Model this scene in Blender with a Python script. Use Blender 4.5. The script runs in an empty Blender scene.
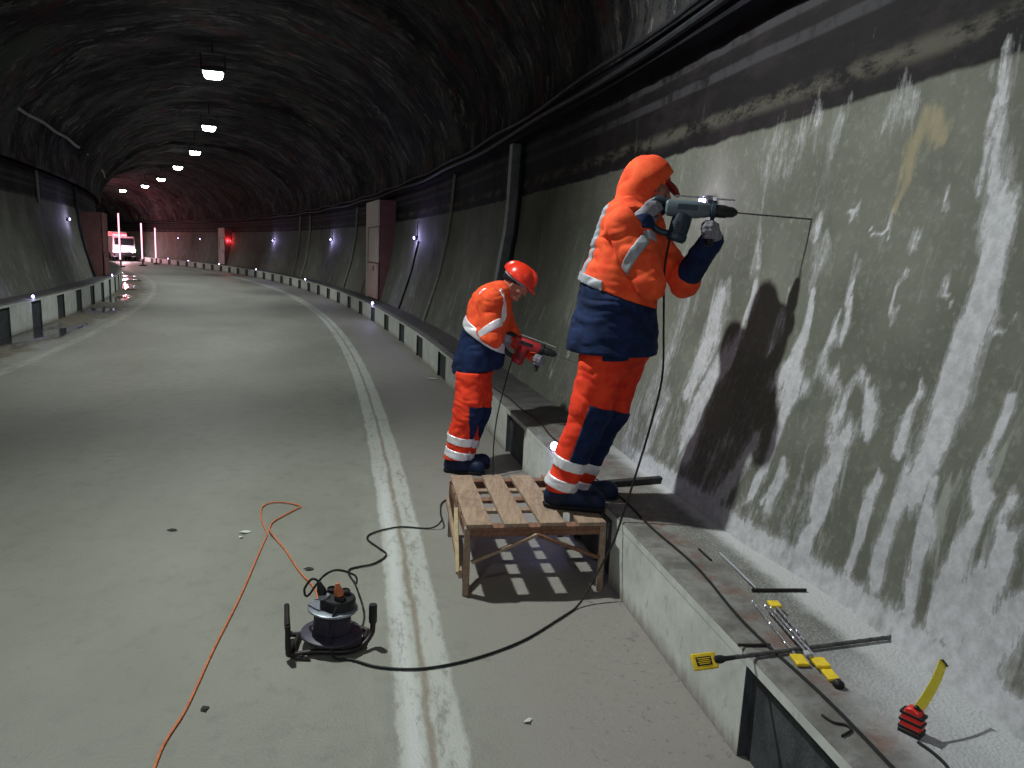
import bpy, math, random
import numpy as np
from mathutils import Matrix, Vector

random.seed(7)
rng = np.random.default_rng(11)
scene = bpy.context.scene
COL = scene.collection

# ------------------------------------------------------------------ tunnel frame
# the tunnel bends to the left; every long surface is swept along this circle.
RR, TH, X0 = 126.3, .1986, .8
CX, CY = X0 - RR * math.cos(TH), 3 - RR * math.sin(TH)

def P(s, off, z):
    a = TH + s / RR
    return np.array([CX + (RR + off) * math.cos(a), CY + (RR + off) * math.sin(a), z])

def heading(s):            # rotation about z that turns +Y into the tunnel direction, +X outwards
    return TH + s / RR

PZ = [.3, .42, .49, .83, 1.36, 2.14, 2.55, 3.3, 4]
PO = [.47, .50, .52, .61, .75, .87, .90, .92, .93]
def prof(z): return float(np.interp(z, PZ, PO))
LBASE = -7.45
def lprof(z): return LBASE - (prof(z - .16) - .5)

# ------------------------------------------------------------------ camera
H, F, PIT, ROL = 1.8, 757.5, math.radians(9.61), math.radians(2.34)
fw = np.array([0, math.cos(PIT), -math.sin(PIT)]); rt = np.array([1., 0, 0]); up = np.cross(rt, fw)
cr = rt * math.cos(ROL) + up * math.sin(ROL)
cu = -rt * math.sin(ROL) + up * math.cos(ROL)
cam_d = bpy.data.cameras.new('camera'); cam = bpy.data.objects.new('camera', cam_d); COL.objects.link(cam)
cam.matrix_world = Matrix(((cr[0], cu[0], -fw[0], 0), (cr[1], cu[1], -fw[1], 0), (cr[2], cu[2], -fw[2], H), (0, 0, 0, 1)))
cam_d.sensor_width = 36; cam_d.lens = 36 * F / 1024; cam_d.clip_start = .05; cam_d.clip_end = 400
scene.camera = cam

def at(x, y, Y):           # point at depth Y that was read off the photograph at (x, y)
    d = fw * F + cr * (x - 512) + cu * (384 - y)
    return np.array([0, 0, H]) + d * (Y / d[1])

def ground(x, y, z=0.):
    d = fw * F + cr * (x - 512) + cu * (384 - y)
    return np.array([0, 0, H]) + d * ((z - H) / d[2])

# ------------------------------------------------------------------ shader expressions
class E:
    """tiny wrapper: a node socket with arithmetic"""
    def __init__(s, nt, sock): s.nt, s.k = nt, sock
    def _m(s, op, *o, clamp=False):
        n = s.nt.nodes.new('ShaderNodeMath'); n.operation = op; n.use_clamp = clamp
        for i, v in enumerate((s,) + o):
            if isinstance(v, E): s.nt.links.new(v.k, n.inputs[i])
            else: n.inputs[i].default_value = v
        return E(s.nt, n.outputs[0])
    def __add__(s, o): return s._m('ADD', o)
    def __sub__(s, o): return s._m('SUBTRACT', o)
    def __mul__(s, o): return s._m('MULTIPLY', o)
    def __radd__(s, o): return s._m('ADD', o)
    def __rmul__(s, o): return s._m('MULTIPLY', o)
    def __rsub__(s, o): return (s * -1.) + o
    def abs(s): return s._m('ABSOLUTE')
    def sin(s): return s._m('SINE')
    def mod(s, o): return s._m('FLOORED_MODULO', o)
    def floor(s): return s._m('FLOOR')
    def max(s, o): return s._m('MAXIMUM', o)
    def min(s, o): return s._m('MINIMUM', o)
    def gt(s, a, w=.02):   # soft step up through a
        n = s.nt.nodes.new('ShaderNodeMapRange'); n.interpolation_type = 'SMOOTHSTEP'
        s.nt.links.new(s.k, n.inputs[0])
        for i, v in ((1, a - w if not isinstance(a, E) else None), (2, a + w if not isinstance(a, E) else None)):
            if v is None:
                d = a - w if i == 1 else a + w
                s.nt.links.new(d.k, n.inputs[i])
            else: n.inputs[i].default_value = v
        return E(s.nt, n.outputs[0])
    def lt(s, a, w=.02): return 1. - s.gt(a, w)
    def band(s, a, b, w=.02): return s.gt(a, w) * s.lt(b, w)

class MatB:
    def __init__(s, name, rough=.8, metal=0., spec=.3):
        m = s.m = bpy.data.materials.new(name); m.use_nodes = True
        s.nt = m.node_tree; s.b = s.nt.nodes['Principled BSDF']
        s.b.inputs['Roughness'].default_value = rough; s.b.inputs['Metallic'].default_value = metal
        s.b.inputs['Specular IOR Level'].default_value = spec
        s._c = {}
    def coord(s, kind='Object'):
        if kind not in s._c: s._c[kind] = s.nt.nodes.new('ShaderNodeTexCoord').outputs[kind]
        return s._c[kind]
    def vec(s, scale=(1, 1, 1), kind='Object', rot=(0, 0, 0)):
        n = s.nt.nodes.new('ShaderNodeMapping'); s.nt.links.new(s.coord(kind), n.inputs[0])
        n.inputs['Scale'].default_value = scale; n.inputs['Rotation'].default_value = rot
        return n.outputs[0]
    def xyz(s, kind='Object'):
        n = s.nt.nodes.new('ShaderNodeSeparateXYZ'); s.nt.links.new(s.coord(kind), n.inputs[0])
        return [E(s.nt, o) for o in n.outputs]
    def noise(s, scale=5, detail=4, rough=.6, stretch=(1, 1, 1), kind='Object', dist=0.):
        n = s.nt.nodes.new('ShaderNodeTexNoise'); s.nt.links.new(s.vec(stretch, kind), n.inputs['Vector'])
        n.inputs['Scale'].default_value = scale; n.inputs['Detail'].default_value = detail
        n.inputs['Roughness'].default_value = rough; n.inputs['Distortion'].default_value = dist
        return E(s.nt, n.outputs[0])
    def voronoi(s, scale=5, stretch=(1, 1, 1), kind='Object', feature='F1'):
        n = s.nt.nodes.new('ShaderNodeTexVoronoi'); n.feature = feature
        s.nt.links.new(s.vec(stretch, kind), n.inputs['Vector']); n.inputs['Scale'].default_value = scale
        return E(s.nt, n.outputs['Distance'])
    def attr(s, name):
        n = s.nt.nodes.new('ShaderNodeAttribute'); n.attribute_name = name
        return E(s.nt, n.outputs['Fac'])
    def col(s, c):
        n = s.nt.nodes.new('ShaderNodeRGB'); n.outputs[0].default_value = (*c, 1); return n.outputs[0]
    def mix(s, a, b, f):
        n = s.nt.nodes.new('ShaderNodeMix'); n.data_type = 'RGBA'
        for i, v in ((6, a), (7, b)):
            if isinstance(v, tuple): n.inputs[i].default_value = (*v, 1)
            else: s.nt.links.new(v, n.inputs[i])
        if isinstance(f, E): s.nt.links.new(f.k, n.inputs[0])
        else: n.inputs[0].default_value = f
        return n.outputs[2]
    def base(s, c):
        if isinstance(c, tuple): s.b.inputs['Base Color'].default_value = (*c, 1)
        else: s.nt.links.new(c, s.b.inputs['Base Color'])
        return s
    def rough(s, e): s.nt.links.new(e.k, s.b.inputs['Roughness']); return s
    def bump(s, e, strength=.3, dist=.01):
        n = s.nt.nodes.new('ShaderNodeBump'); n.inputs['Strength'].default_value = strength; n.inputs['Distance'].default_value = dist
        s.nt.links.new(e.k, n.inputs['Height']); s.nt.links.new(n.outputs[0], s.b.inputs['Normal']); return s
    def emit(s, c, st):
        s.b.inputs['Emission Color'].default_value = (*c, 1); s.b.inputs['Emission Strength'].default_value = st; return s

def simple(name, c, c2=None, scale=20, rough=.7, metal=0., spec=.3, bump=.15, stretch=(1, 1, 1), dist=.003):
    b = MatB(name, rough, metal, spec); n = b.noise(scale, 4, .6, stretch)
    c2 = c2 or tuple(v * .75 for v in c)
    b.base(b.mix(c2, c, n.gt(.5, .18)))
    if bump: b.bump(n, bump, dist)
    return b.m

M = {}
# concrete walls ------------------------------------------------------------
def wall_mat(name, left):
    b = MatB(name, .82, spec=.25)
    x, y, z = b.xyz()
    big = b.noise(1.3, 5, .6); fine = b.noise(22, 5, .65); blot = b.noise(3.5, 6, .7, (1, 1, .45))
    c = b.mix((.098, .099, .079), (.150, .151, .124), big.gt(.5, .2))
    c = b.mix(c, (.095, .10, .085), blot.gt(.6, .12) * .6)
    c = b.mix(c, (.24, .25, .215), fine.gt(.6, .1) * .35)
    # rain-like lime streaks (run down the wall)
    st = b.noise(1.0, 6, .72, (5, 5, .42)); st2 = b.noise(1.0, 5, .7, (16, 16, .9))
    low = z.lt(1.5, 1.3)
    c = b.mix(c, (.36, .37, .34), (st + st2 * .35).gt(.80, .05) * (low * .5 + .12))
    # old soot band at the head of the wall with pale painted stripes
    edge = b.noise(4, 4, .6) * .06
    band = (z + edge).gt(2.61 + (.14 if left else 0), .012)
    patch = b.noise(2.2, 6, .75, (1, 1, 2.5)); fall = b.noise(1, 5, .7, (9, 9, .8))
    dark = b.mix((.0035, .002, .003), (.014, .009, .010), patch.gt(.55, .12))
    dark = b.mix(dark, (.075, .068, .052), (z.band(2.68, 2.77, .03)) * patch.gt(.50, .08) * .9)
    dark = b.mix(dark, (.040, .037, .042), (z.band(2.98, 3.045, .01).max(z.band(3.14, 3.2, .01))) * b.noise(3, 5, .7).gt(.42, .1) * .85)
    dark = b.mix(dark, (.14, .11, .08), fall.gt(.69, .04) * .5)
    c = b.mix(c, dark, band)
    # lime deposits
    a = b.attr('lime'); brk = b.noise(9, 8, .75, (2.2, 2.2, .55)); brk2 = b.noise(40, 4, .7)
    runs = b.noise(1., 6, .75, (34, 34, 2.6)); lv = a + (brk - .5) * 1.2 + (brk2 - .5) * .4 + (runs - .5) * .9
    lime = (lv.gt(.62, .10) * .62 + lv.gt(.38, .16) * .38)
    c = b.mix(c, b.mix((.37, .368, .375), (.52, .51, .535), fine.gt(.5, .2)), lime * .92)
    y2 = b.attr('rust')
    c = b.mix(c, (.33, .27, .16), (y2 + (brk - .5) * 1.6).gt(.6, .25) * .55)
    # damp green at places
    c = b.mix(c, (.075, .10, .06), (b.noise(1.1, 5, .7, (2, 2, .4)).gt(.63, .06)) * z.lt(2.2, .5) * .5)
    b.base(c)
    b.bump(fine * .5 + lime * .35 + blot * .6, .5, .012)
    return b.m
M['wall_r'] = wall_mat('stained_concrete', False)
M['wall_l'] = wall_mat('stained_concrete_far_side', True)

def vault_mat():
    b = MatB('sooty_vault_rock', .9, spec=.15)
    u, v, _ = b.xyz('UV')
    n1 = b.noise(.9, 6, .7, (1.2, .5, 1), 'UV', .6); n2 = b.noise(6, 6, .75, (1, .22, 1), 'UV'); n3 = b.noise(2.2, 6, .7, (1, .35, 1), 'UV')
    c = b.mix((.015, .015, .021), (.078, .073, .073), n1.gt(.52, .10))
    c = b.mix(c, (.22, .20, .18), (n2 + n3 * .6).gt(.90, .05) * .9)
    c = b.mix(c, (.004, .004, .006), (b.noise(11, 6, .8, (1, .5, 1), 'UV')).gt(.56, .07) * .85)
    c = b.mix(c, (.11, .026, .022), b.noise(1.3, 5, .7, (1, .6, 1), 'UV').gt(.60, .07) * .7)
    c = b.mix(c, (.05, .065, .04), b.noise(.6, 5, .7, (1, .6, 1), 'UV').gt(.60, .06) * .6)
    c = b.mix(c, (.008, .007, .009), b.noise(.35, 4, .6, (1, 1, 1), 'UV').gt(.56, .08) * .7)
    b.base(c); b.bump(n2 + n1 * 2., .9, .06)
    return b.m
M['vault'] = vault_mat()

def road_mat():
    b = MatB('worn_asphalt', .55, spec=.45)
    u, v, _ = b.xyz('UV')             # u along the tunnel, v across (0 = foot of the right kerb)
    fine = b.noise(60, 4, .7, kind='UV'); med = b.noise(7, 6, .7, kind='UV'); big = b.noise(.55, 5, .6, (.6, 1, 1), 'UV')
    grit = b.voronoi(110, kind='UV')
    c = b.mix((.175, .174, .142), (.226, .224, .188), big.gt(.5, .15))
    c = b.mix(c, (.125, .130, .115), med.gt(.60, .10) * .45)
    c = b.mix(c, (.33, .33, .30), fine.gt(.66, .05) * .35)
    c = b.mix(c, (.07, .07, .065), grit.lt(.12, .06) * .35)
    # wheel polish
    c = b.mix(c, (.25, .25, .22), v.band(-5.6, -4.6, .5).max(v.band(-3.0, -2.2, .4)) * .25)
    # gritty, reddish strip by the kerb
    c = b.mix(c, (.235, .215, .195), (v + med * .4).gt(-.62, .25) * .75)
    c = b.mix(c, (.12, .075, .065), (b.noise(26, 6, .8, kind='UV').gt(.60, .04)) * (v + u * -.10).gt(-.55, .25) * .7)
    c = b.mix(c, (.40, .38, .36), (b.noise(38, 5, .8, kind='UV').gt(.63, .04)) * (v + u * -.10).gt(-.55, .25) * .6)
    c = b.mix(c, (.05, .045, .045), (b.noise(3.2, 5, .7, kind='UV').gt(.66, .04)) * .22)
    # cracks and seams
    seam = (v + (b.noise(1.2, 4, .6, kind='UV') - .5) * .25)
    c = b.mix(c, (.09, .09, .08), seam.band(-2.62, -2.60, .012) * .0)
    # worn double edge line
    wob = (b.noise(2.2, 4, .6, kind='UV') - .5) * .05
    vv = v + wob
    wear = b.noise(16, 7, .75, (.6, 1.6, 1), 'UV'); wear2 = b.noise(3.5, 5, .7, (.5, 2, 1), 'UV')
    line = (vv + (wear - .5) * .06).band(-1.235, -.985, .014) * (wear * .7 + wear2 * .5).gt(.53, .09)
    groove = (v + (b.noise(3.0, 5, .7, kind='UV') - .5) * .07).band(-1.122, -1.094, .012)
    c = b.mix(c, (.42, .43, .395), line * .85)
    c = b.mix(c, (.20, .165, .125), groove * wear.gt(.40, .12) * .9)
    c = b.mix(c, (.55, .56, .56), vv.band(-1.205, -1.15, .02) * line * u.lt(3.2, .8) * .5)
    c = b.mix(c, (.30, .31, .27), vv.band(-1.40, -1.245, .05) * wear2.gt(.5, .1) * .25)
    # left edge line, mud and puddles along the left kerb
    l2 = (v + wob * 4.).band(-5.86, -5.70, .04) * wear2.gt(.45, .1)
    c = b.mix(c, (.34, .33, .27), l2 * .7)
    mudn = b.noise(1.6, 6, .7, (.5, 1, 1), 'UV')
    mud = (v + (mudn - .5) * 1.2).lt(-6.15, .18)
    c = b.mix(c, b.mix((.085, .072, .05), (.16, .14, .10), b.noise(9, 6, .7, kind='UV').gt(.5, .1)), mud * .95)
    pud = (v + (b.noise(.7, 3, .5, (.35, 1, 1), 'UV') - .5) * 1.6).lt(-6.32, .06) * b.noise(.9, 3, .5, (.3, 1, 1), 'UV').gt(.50, .04)
    c = b.mix(c, (.03, .028, .027), pud)
    b.base(c)
    r = (med * .2 + .46) - line * .0 + mud * .2
    b.rough(r * (1. - pud) + pud * .14)
    b.bump((fine * .5 + grit * .4 + line * .25 - groove * .6) * (1. - pud), .35, .008)
    return b.m
M['road'] = road_mat()

def kerbtop_mat():
    b = MatB('dusty_kerb_top', .9, spec=.2)
    x, y, z = b.xyz(); u, v, _ = b.xyz('UV')   # u along, v = distance out from the kerb face
    n = b.noise(5, 6, .7); f = b.noise(34, 5, .7); g = b.noise(11, 6, .75)
    c = b.mix((.12, .115, .105), (.22, .215, .205), n.gt(.5, .15))
    c = b.mix(c, (.10, .085, .08), g.gt(.58, .08) * .6)
    c = b.mix(c, (.15, .075, .055), (b.noise(7, 6, .75).gt(.53, .09)) * v.band(.11, .34, .06) * u.lt(3.6, 1.) * .75)
    mesh = b.voronoi(85.)
    mz = v.gt(.24, .07) * u.lt(1.6, .5)
    c = b.mix(c, (.27, .27, .25), mz * (n.gt(.38, .2)) * .75)
    c = b.mix(c, (.085, .085, .08), mz * mesh.gt(.40, .12) * .55)
    c = b.mix(c, (.50, .50, .50), (v + (g - .5) * .12).gt(.43, .05) * u.lt(2.4, .8) * .85)
    c = b.mix(c, (.42, .42, .43), (v + (g - .5) * .25).gt(.22, .12) * u.lt(-.55, .25) * .8)
    c = b.mix(c, (.045, .04, .042), u.gt(3.2, 1.3) * (v + (n - .5) * .2).gt(.10, .06) * .75)
    b.base(c); b.bump(f * .6 + g + mz * mesh * -.6, .5, .012)
    return b.m
M['kerb_top'] = kerbtop_mat()
def kerb_mat():
    b = MatB('whitewashed_kerb', .75, spec=.3)
    x, y, z = b.xyz()
    n = b.noise(4, 6, .7); g = b.noise(16, 6, .75, (1, 1, .4)); f = b.noise(60, 3, .6)
    c = b.mix((.45, .465, .425), (.60, .615, .57), n.gt(.5, .2))
    c = b.mix(c, (.20, .20, .18), g.gt(.62, .06) * .55)
    c = b.mix(c, (.22, .19, .16), (z + (g - .5) * .2).lt(.05, .06) * .8)
    b.base(c); b.bump(f * .4 + g, .3, .006); return b.m
M['kerb_white'] = kerb_mat()
def kerbdark():
    b = MatB('bitumen_painted_kerb', .8, spec=.3)
    n = b.noise(9, 6, .7, (1, 1, .6)); f = b.noise(70, 4, .7)
    b.base(b.mix(b.mix((.030, .033, .036), (.065, .070, .072), n.gt(.5, .15)), (.14, .14, .13), f.gt(.68, .04) * .4))
    b.bump(f + n, .6, .008); return b.m
M['kerb_dark'] = kerbdark()
M['cornice'] = simple('sooty_ledge', (.010, .009, .013), (.004, .004, .006), 3, .9, spec=.15, bump=.6, dist=.02)

def cloth(name, c, c2=None, rough=.85, sheen=0.):
    b = MatB(name, rough, spec=.2)
    n = b.noise(14, 5, .6); f = b.noise(420, 2, .5)
    c2 = c2 or tuple(v * .8 for v in c)
    b.base(b.mix(c2, c, n.gt(.48, .16))); b.bump(n * .8 + f * .12, .35, .006)
    return b.m
M['orange'] = cloth('hi_vis_orange_fabric', (.95, .125, .038), (.84, .075, .028))
M['orange_red'] = cloth('hi_vis_red_orange_fabric', (.90, .065, .022), (.74, .035, .018))
M['navy'] = cloth('navy_workwear_fabric', (.012, .026, .085), (.007, .014, .045))
M['boot'] = cloth('dark_blue_leather', (.012, .022, .060), (.006, .010, .026), .55)
M['sole'] = simple('black_rubber', (.012, .012, .014), rough=.8)
M['black_cloth'] = cloth('black_knit', (.014, .015, .024), (.006, .007, .012))
M['glove'] = cloth('grey_work_glove', (.28, .28, .31), (.16, .15, .18))
M['glove_dark'] = cloth('dark_work_glove', (.025, .03, .05))
def retro(name, c, rough=.40, metal=.35):
    b = MatB(name, rough, metal, .5)
    n = b.noise(160, 2, .5)
    b.base(b.mix(tuple(v * .93 for v in c), c, n.gt(.5, .2))); return b.m
M['retro'] = retro('silver_reflective_tape', (.96, .95, 1.0))
M['retro_dull'] = retro('worn_grey_reflective_tape', (.36, .38, .42), .6, .2)
M['skin'] = simple('skin', (.50, .22, .15), (.42, .17, .12), 30, .55, spec=.35, bump=.05)
M['helmet'] = simple('red_hard_hat_plastic', (.85, .045, .018), (.78, .035, .015), 6, .28, spec=.5, bump=0)
M['cap'] = simple('dark_red_cap', (.30, .016, .02), (.22, .012, .016), 30, .6)

def wood(name, c, c2, c3):
    b = MatB(name, .75, spec=.25)
    g = b.noise(3.5, 6, .7, (10, 1.2, 10), dist=.4); f = b.noise(30, 5, .7, (4, .4, 4)); d = b.noise(6, 5, .7)
    c_ = b.mix(c2, c, g.gt(.5, .12)); c_ = b.mix(c_, c3, f.gt(.62, .06) * .6); c_ = b.mix(c_, c3, d.gt(.60, .08) * .5)
    b.base(c_); b.bump(g + f * .4, .35, .004); return b.m
M['wood'] = wood('weathered_brown_wood', (.36, .26, .185), (.26, .18, .125), (.11, .075, .055))
M['wood_red'] = wood('reddish_brown_wood', (.24, .125, .080), (.17, .085, .055), (.07, .035, .025))
M['wood_pale'] = wood('pale_new_wood', (.60, .47, .28), (.50, .37, .20), (.30, .20, .10))
M['wood_dark'] = wood('dark_wet_wood', (.035, .030, .030), (.022, .02, .02), (.01, .01, .01))

M['steel_dark'] = simple('dark_tube_steel', (.030, .022, .020), (.014, .010, .010), 25, .45, .3, .5, .1)
M['steel'] = simple('bright_steel', (.62, .62, .64), (.40, .40, .42), 60, .3, .9, .5, .05)
M['steel_dull'] = simple('dull_grey_steel', (.13, .135, .13), (.07, .07, .068), 40, .5, .6, .5, .1)
M['teal'] = simple('grey_teal_plastic', (.11, .145, .165), (.085, .11, .13), 12, .45, spec=.4, bump=0)
M['teal_dark'] = simple('dark_teal_plastic', (.022, .045, .065), (.016, .03, .045), 12, .45, spec=.4, bump=0)
M['grey_plastic'] = simple('light_grey_plastic', (.36, .37, .39), (.29, .30, .32), 12, .45, spec=.4, bump=0)
M['black_plastic'] = simple('black_plastic', (.012, .012, .014), (.008, .008, .009), 30, .5, spec=.4, bump=.05)
M['red_plastic'] = simple('red_tool_plastic', (.36, .018, .022), (.27, .012, .016), 14, .4, spec=.45, bump=0)
M['tape_red'] = simple('bright_red_plastic', (.72, .03, .018), (.62, .02, .014), 14, .4, spec=.45, bump=0)
M['yellow'] = simple('yellow_plastic', (.80, .58, .03), (.66, .45, .02), 25, .5, spec=.4, bump=0)
M['yellow_blade'] = simple('yellow_painted_steel_blade', (.86, .74, .06), (.78, .64, .04), 40, .4, spec=.4, bump=0)
M['orange_cord'] = simple('orange_rubber_cord', (.62, .20, .085), (.46, .13, .05), 40, .6, bump=0)
M['black_cord'] = simple('black_rubber_cord', (.014, .016, .014), (.009, .010, .010), 40, .6, bump=0)
M['drum'] = simple('dark_purple_grey_drum', (.055, .048, .075), (.04, .035, .055), 12, .5, spec=.4, bump=0)
M['flange'] = simple('grey_metal_flange', (.30, .33, .37), (.22, .24, .28), 12, .35, .4, .5, bump=0)
M['cream'] = simple('cream_painted_steel', (.62, .58, .50), (.54, .50, .43), 7, .55, bump=.05)
M['pink_cream'] = simple('pinkish_painted_panel', (.66, .47, .42), (.56, .38, .34), 6, .55, bump=.05)
M['brown_panel'] = simple('brownish_red_painted_steel', (.22, .10, .085), (.17, .075, .065), 5, .6, bump=.05)
M['pipe'] = simple('galvanised_duct', (.30, .335, .335), (.20, .23, .23), 8, .55, .2, .4, bump=.1)
M['pipe_dark'] = simple('black_pipe_paint', (.022, .024, .028), (.012, .013, .016), 8, .6, bump=.1)
M['cable_grey'] = simple('grey_cable_sheath', (.34, .345, .31), (.25, .25, .23), 10, .7, bump=0)
M['housing'] = simple('lamp_housing_grey', (.10, .10, .11), rough=.5, metal=.4)
M['van_white'] = simple('white_vehicle_paint', (.72, .70, .74), (.66, .64, .68), 4, .3, spec=.5, bump=0)
M['van_glass'] = simple('dark_windscreen_glass', (.015, .018, .022), rough=.08, spec=.6, bump=0)
M['mudclod'] = simple('brown_mud', (.11, .08, .055), (.06, .045, .03), 30, .9)
M['paper'] = simple('scrap_of_white_paper', (.62, .64, .60), (.5, .52, .48), 30, .8, bump=0)
M['dryleaf'] = simple('dark_leaf_scrap', (.05, .045, .035), rough=.8)
def em(name, c, st):
    b = MatB(name, .4); b.base(c); b.emit(c, st); return b.m
M['lamp_emit'] = em('lit_lamp_lens', (.93, 1., .98), 60)
M['stud_emit'] = em('lit_blue_white_led', (.62, .55, 1.0), 22)
M['wall_emit'] = em('lit_violet_white_led', (.50, .46, 1.0), 26)
M['red_emit'] = em('lit_red_lamp', (1., .05, .06), 25)
M['pink_emit'] = em('lit_pink_white_tube', (1., .42, .55), 4)
M['head_emit'] = em('lit_headlight', (1., .86, 1.), 40)
# ------------------------------------------------------------------ mesh helpers
def link(o): COL.objects.link(o); return o

def mesh_obj(name, V, Fc, mat, parent=None, smooth=True, bevel=0., mats=None, fmat=None, angle=40):
    me = bpy.data.meshes.new(name)
    me.from_pydata([tuple(map(float, v)) for v in V], [], [tuple(map(int, f)) for f in Fc]); me.update()
    for m in (mats or [mat]): me.materials.append(m)
    if fmat is not None: me.polygons.foreach_set('material_index', list(fmat))
    if smooth:
        me.polygons.foreach_set('use_smooth', [True] * len(me.polygons))
        if angle < 180: me.set_sharp_from_angle(angle=math.radians(angle))
    o = link(bpy.data.objects.new(name, me))
    if bevel:
        md = o.modifiers.new('bevel', 'BEVEL'); md.width = bevel; md.segments = 2; md.limit_method = 'ANGLE'; md.angle_limit = math.radians(35)
    if parent is not None: o.parent = parent
    return o

def tag(o, label=None, cat=None, group=None, kind=None):
    if label: o['label'] = label
    if cat: o['category'] = cat
    if group: o['group'] = group
    if kind: o['kind'] = kind
    return o

def thing(name, label, cat, loc=(0, 0, 0), rotz=0., group=None):
    o = link(bpy.data.objects.new(name, None)); o.empty_display_size = .1
    o.location = tuple(map(float, loc)); o.rotation_euler = (0, 0, rotz)
    return tag(o, label, cat, group)

def copy_tree(o, parent=None):
    c = o.copy(); COL.objects.link(c)
    if parent is not None: c.parent = parent
    for ch in list(o.children): copy_tree(ch, c)
    return c

def frame(d, hint=(0, 0, 1)):
    d = np.array(d, float); d /= np.linalg.norm(d)
    h = np.array(hint, float)
    if abs(d @ h) > .95 * np.linalg.norm(h): h = np.array([1., 0, 0])
    a = np.cross(h, d); a /= np.linalg.norm(a); b = np.cross(d, a)
    return a, b, d          # side, up, forward

def smooth_path(pts, n=8):
    p = np.array(pts, float); q = np.vstack([2 * p[0] - p[1], p, 2 * p[-1] - p[-2]]); out = []
    for i in range(1, len(q) - 2):
        for t in np.linspace(0, 1, n, endpoint=False):
            a, b, c, d = q[i - 1:i + 3]
            out.append(.5 * ((2 * b) + (c - a) * t + (2 * a - 5 * b + 4 * c - d) * t * t + (3 * b - a - 3 * c + d) * t ** 3))
    out.append(p[-1]); return np.array(out)

class MB:
    def __init__(s): s.V = []; s.F = []; s.o = 0
    def add(s, V, Fc):
        n = len(s.V); s.V += [np.array(v, float) for v in V]; s.F += [tuple(i + n for i in f) for f in Fc]; return s
    def box(s, c, size, ax=None, taper=1.):
        c = np.array(c, float); ax = np.eye(3) if ax is None else np.array(ax)
        x, y, z = np.array(size) / 2.; V = []
        for k in (-1, 1):
            t = 1 if k < 0 else taper
            for i, j in ((-1, -1), (1, -1), (1, 1), (-1, 1)): V.append(c + ax[0] * i * x * t + ax[1] * j * y * t + ax[2] * k * z)
        return s.add(V, [(3, 2, 1, 0), (4, 5, 6, 7), (0, 1, 5, 4), (1, 2, 6, 5), (2, 3, 7, 6), (3, 0, 4, 7)])
    def bar(s, p, q, w, h, hint=(0, 0, 1)):
        p, q = np.array(p, float), np.array(q, float); a, b, d = frame(q - p, hint)
        return s.box((p + q) / 2, (w, h, np.linalg.norm(q - p)), (a, b, d))
    def tube(s, path, r, n=8, cap=True, hint=(0, 0, 1)):
        p = np.array(path, float); N = len(p); r = np.broadcast_to(np.array(r, float), (N,)); V = []; Fc = []
        t = np.gradient(p, axis=0); t /= np.linalg.norm(t, axis=1)[:, None] + 1e-12
        a, b, _ = frame(t[0], hint)
        for i in range(N):
            a = a - t[i] * (a @ t[i]); a /= np.linalg.norm(a); b = np.cross(t[i], a)
            for k in range(n):
                w = 2 * math.pi * k / n; V.append(p[i] + r[i] * (a * math.cos(w) + b * math.sin(w)))
        for i in range(N - 1):
            for k in range(n):
                k2 = (k + 1) % n; Fc.append((i * n + k, i * n + k2, (i + 1) * n + k2, (i + 1) * n + k))
        if cap: Fc += [tuple(reversed(range(n))), tuple((N - 1) * n + k for k in range(n))]
        return s.add(V, Fc)
    def lathe(s, prof, o=(0, 0, 0), d=(0, 0, 1), n=24, cap=True):
        a, b, d = frame(d); o = np.array(o, float); V = []; Fc = []
        for r, h in prof:
            for k in range(n):
                w = 2 * math.pi * k / n; V.append(o + d * h + r * (a * math.cos(w) + b * math.sin(w)))
        for i in range(len(prof) - 1):
            for k in range(n):
                k2 = (k + 1) % n; Fc.append((i * n + k, i * n + k2, (i + 1) * n + k2, (i + 1) * n + k))
        if cap: Fc += [tuple(reversed(range(n))), tuple((len(prof) - 1) * n + k for k in range(n))]
        return s.add(V, Fc)
    def loft(s, rings):
        n = len(rings[0]); V = [v for r in rings for v in r]; Fc = []
        for i in range(len(rings) - 1):
            for k in range(n):
                k2 = (k + 1) % n; Fc.append((i * n + k, i * n + k2, (i + 1) * n + k2, (i + 1) * n + k))
        Fc += [tuple(reversed(range(n))), tuple((len(rings) - 1) * n + k for k in range(n))]
        return s.add(V, Fc)
    def extrude(s, poly, depth, o=(0, 0, 0), ax=((1, 0, 0), (0, 1, 0), (0, 0, 1))):
        o = np.array(o, float); ax = np.array(ax, float); n = len(poly); V = []
        for k in (-.5, .5): V += [o + ax[0] * x + ax[1] * y + ax[2] * depth * k for x, y in poly]
        Fc = [tuple(reversed(range(n))), tuple(n + i for i in range(n))] + [(i, (i + 1) % n, n + (i + 1) % n, n + i) for i in range(n)]
        return s.add(V, Fc)
    def build(s, name, mat, parent=None, bevel=0., smooth=True, angle=40, origin=None):
        V = s.V
        if origin is not None: V = [v - np.array(origin) for v in V]
        o = mesh_obj(name, V, s.F, mat, parent, smooth, bevel, angle=angle)
        if origin is not None and parent is None: o.location = tuple(map(float, origin))
        return o

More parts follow.
